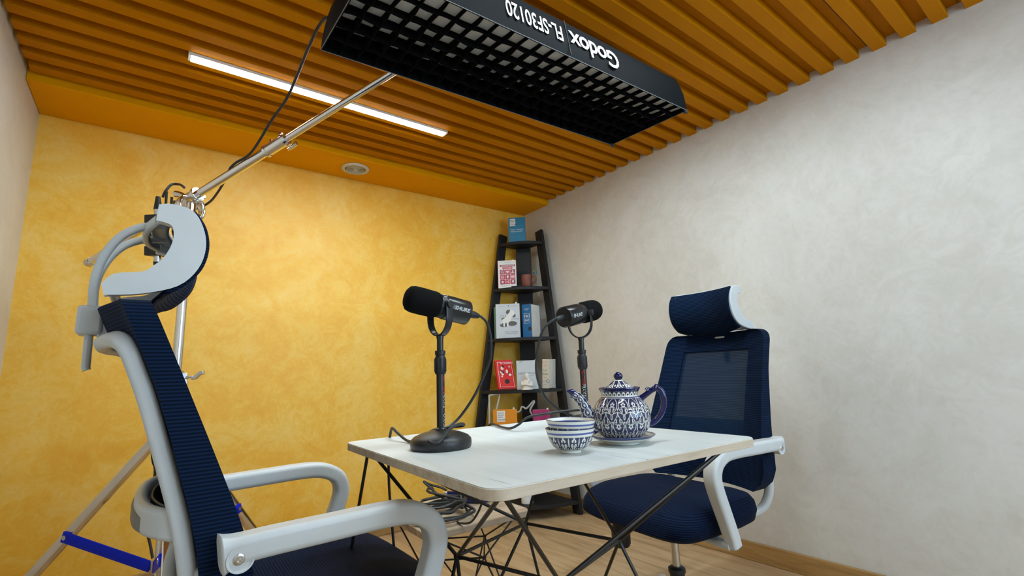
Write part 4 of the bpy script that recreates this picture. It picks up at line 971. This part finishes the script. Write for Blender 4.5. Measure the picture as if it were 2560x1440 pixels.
# figurine: a bust that leans its head on a hand
fg = thing('figurine', 'small white figurine of a bust in front of the pale book', 'figurine', (2.083, 2.614, TIERS[3]), -.72)
mb = MB().tube(smooth([(0, 0, 0), (0, 0, .028), (0, 0, .050), (0, 0, .064), (0, 0, .072)], 4), [.038, .038, .038, .038, .0375, .037, .0365, .036, .035, .033, .030, .026, .020, .015, .011, .010, .0095], 20); mb.build('bust', 'figurine', fg)
MB().lathe([(0, .070), (.009, .071), (.0145, .080), (.0165, .090), (.0155, .101), (.010, .110), (0, .113)], 20, None, (.002, -.003, 0)).build('head', 'figurine', fg)
MB().tube(smooth([(-.034, -.010, .052), (-.030, -.030, .034), (-.005, -.040, .040), (.012, -.030, .062), (.010, -.020, .078)], 5), .0075, 10).build('arm', 'figurine', fg)
MB().tube(smooth([(.034, -.010, .052), (.034, -.028, .030), (.012, -.040, .032), (-.006, -.040, .038)], 5), .0075, 10).build('arm', 'figurine', fg)
MB().lathe([(0, .066), (.007, .068), (.009, .074), (.007, .080), (0, .083)], 14, None, (.012, -.024, 0)).build('hand', 'figurine', fg)
# fifth tier
c, a, w = cpos((1.905, 2.775), (2.027, 2.670))
t, f = book('book', 'orange book with a white label on the fifth tier, half behind the table', c, a, .162, .238, .026, 'bookorange', TIERS[4], 0, tabs=((.060, .011, 'paper'),))
hbr(f, -.055, .158, .056, .072, .0125); put(t, f, 'Переговоры', -.052, .130, .019, 'white', align='LEFT'); put(t, f, 'и решения', -.052, .108, .019, 'white', align='LEFT')
c, a, w = cpos((2.112, 2.600), (2.202, 2.525))
t, f = book('book', 'magenta book with white page edges on the fifth tier', c, a+.12, .112, .228, .046, 'magenta', TIERS[4], 0, tabs=((.045, .008, 'paper'),))
put(t, f, 'ПУТЕШЕСТВИЕ', .004, .205, .010, 'ink'); put(t, f, 'ЧЕРЕЗ', .02, .190, .010, 'ink'); put(t, f, 'ГОРОДА', .015, .175, .010, 'ink'); flat(f, [[(-.04, .152), (.045, .152), (.045, .1535), (-.04, .1535)]], 'white')
# two outline signs of white tube
def sign(name, label, pts, pos, ang, r, closed=True):
    t = thing(name, label, 'sign', pos, ang); p = smooth([(x, 0, z) for x, z in pts], 3, closed)
    MB().tube(p, r, 8, closed).build('tube_outline', 'neon', t); return t
sign('tube_sign', 'white tube sign shaped like a bolt leaning behind the orange book', [(.0, .010), (.004, .08), (.010, .18), (.013, .325), (.018, .334), (.078, .340), (.086, .332), (.064, .25), (.040, .17), (.05, .10), (.05, .02), (.04, .006), (.01, .004)], (1.900, 2.832, TIERS[4]), math.radians(-40), .0065)
sign('unicorn_sign', 'white tube sign in a unicorn outline between the orange and magenta books', [(-.05, .010), (-.06, .10), (-.05, .165), (-.028, .18), (-.022, .205), (0, .213), (.022, .222), (.032, .246), (.048, .246), (.062, .236), (.082, .25), (.112, .282), (.122, .284), (.118, .270), (.092, .228), (.10, .20), (.12, .17), (.13, .13), (.115, .118), (.085, .135), (.07, .10), (.075, .05), (.06, .010), (.0, .004)], (2.062, 2.712, TIERS[4]), math.radians(-40), .0062)
# mug with chain and spoon
mg = thing('mug', 'reddish brown mug with a dark chain and a spoon on the second tier', 'mug', (2.183, 2.692, TIERS[1]+.0005), -.785)
MB().lathe([(0, .0), (.028, 0), (.034, .008), (.038, .04), (.037, .086), (.0345, .088), (.034, .082), (.035, .04), (.030, .010), (0, .008)], 36).build('cup', 'clay', mg)
MB().tube(smooth([(.036, 0, .070), (.055, -.004, .076), (.066, -.006, .055), (.058, -.004, .028), (.037, 0, .018)], 5), .0055, 10).build('handle', 'clay', mg)
for i in range(7): MB().tube([(.036+.004*math.cos(q), -.012-.001*i, .078-.011*i+.006*math.sin(q)) for q in np.linspace(0, 2*PI, 9)[:-1]], .0018, 6, True).build('chain_link', 'ink', mg)
sp2 = thing('spoon', 'small spoon with blue handle leaning out of the brown mug', 'spoon', (2.183, 2.692, TIERS[1]+.0005), -.785)
MB().tube([(.020, .0, .012), (.060, -.004, .088), (.066, -.005, .098)], [.0022, .003, .003], 8).build('stem', 'terracotta', sp2)
MB().tube([(.062, -.004, .085), (.070, -.005, .105), (.073, -.006, .118)], [.006, .007, .002], 10).build('grip', 'teal', sp2)
MB().lathe([(0, -.008), (.006, -.005), (.008, 0), (.006, .005), (0, .008)], 12, None, (.052, -.012, .112)).build('bead', 'chrome', sp2)
cs = thing('card', 'thin dark card lying on the second tier in front of the mug', 'card', (2.118, 2.722, TIERS[1]+.0008), -.7)
MB().bx(-.045, .045, -.014, .03, 0, .004).build('sheet', 'ink', cs, .0008)
# canister on the lowest tier
cn_ = thing('canister', 'white round canister on the lowest shelf tier under the table edge', 'canister', (2.045, 2.615, TIERS[5]))
MB().lathe([(0, 0), (.036, 0), (.039, .003), (.039, .115), (.037, .118), (0, .118)], 36).build('jar', 'white', cn_)
MB().lathe([(0, .116), (.0405, .116), (.0405, .136), (.038, .140), (0, .140)], 36).build('lid', 'white', cn_)

# ------------------------------------------------------------------ gear on the low side table
SZ = .42
dv = thing('audio_interface', 'small dark blue audio box with silver sockets on the low side table', 'audio interface', (1.083, 1.790, SZ), -.86)
MB().bx(-.068, .068, -.042, .042, .004, .046).build('case', 'devblue', dv, .003)
MB().bx(-.066, .066, -.040, .040, .046, .0472).build('top_plate', 'copper', dv)
for s in (-1, 1): MB().bx(s*.068-.002, s*.068+.003 if s > 0 else s*.068+.002, -.039, .039, .008, .043).build('end_plate', 'steel', dv, .001)
for s in (-1, 1): MB().lathe([(.008, 0), (.012, 0), (.0125, .004), (.009, .005), (.008, .002), (0, .001)], 20, Matrix.Rotation(PI/2, 3, 'Y'), (.071, s*.019, .026)).build('socket', 'chrome', dv)
MB().tube(smooth([(.070, -.040, .010), (.098, -.042, .010), (.103, -.034, .012), (.103, .034, .012), (.098, .042, .010), (.070, .040, .010)], 4), .0042, 8).build('guard', 'devblue', dv)
MB().bx(-.066, .066, -.040, .040, 0, .004).build('foot_pad', 'black', dv)
MB().cyl((-.070, -.012, .032), (-.092, -.012, .033), .007, n=12).build('plug', 'steel', dv)
co = []; rnd = random.Random(3)
for k in range(5):
    for j in range(12):
        q = 2*PI*j/12; R_ = .088-.006*k+rnd.uniform(-.012, .012)
        co.append((.885+R_*1.30*math.cos(q)+.02*math.sin(k*2), 1.645+R_*1.0*math.sin(q)+.02*math.cos(k*3), SZ+.0085+.010*k+rnd.uniform(0, .010)))
co += [(.90, 1.76, SZ+.07), (.93, 1.80, SZ+.075), (.945, 1.795, SZ+.05), (.955, 1.80, SZ+.042), (.985, 1.80, SZ+.036)]
cable('cable_coil', 'coil of black cable heaped on the low side table', co, .0052, 4)
cable('patch_cable', 'black cable arching from the coil into the audio box', [(.99, 1.63, SZ+.010), (.985, 1.66, SZ+.045), (1.0, 1.70, SZ+.085), (1.04, 1.735, SZ+.10), (1.08, 1.75, SZ+.088), (1.11, 1.78, SZ+.04), (1.14, 1.80, SZ+.010)], .0045, 5)
cable('patch_cable', 'black cable looping up behind the coil beside the audio box', [(.975, 1.75, SZ+.030), (.95, 1.765, SZ+.045), (.915, 1.80, SZ+.085), (.905, 1.815, SZ+.10), (.93, 1.81, SZ+.085), (.965, 1.79, SZ+.072), (.985, 1.775, SZ+.060)], .0045, 5)
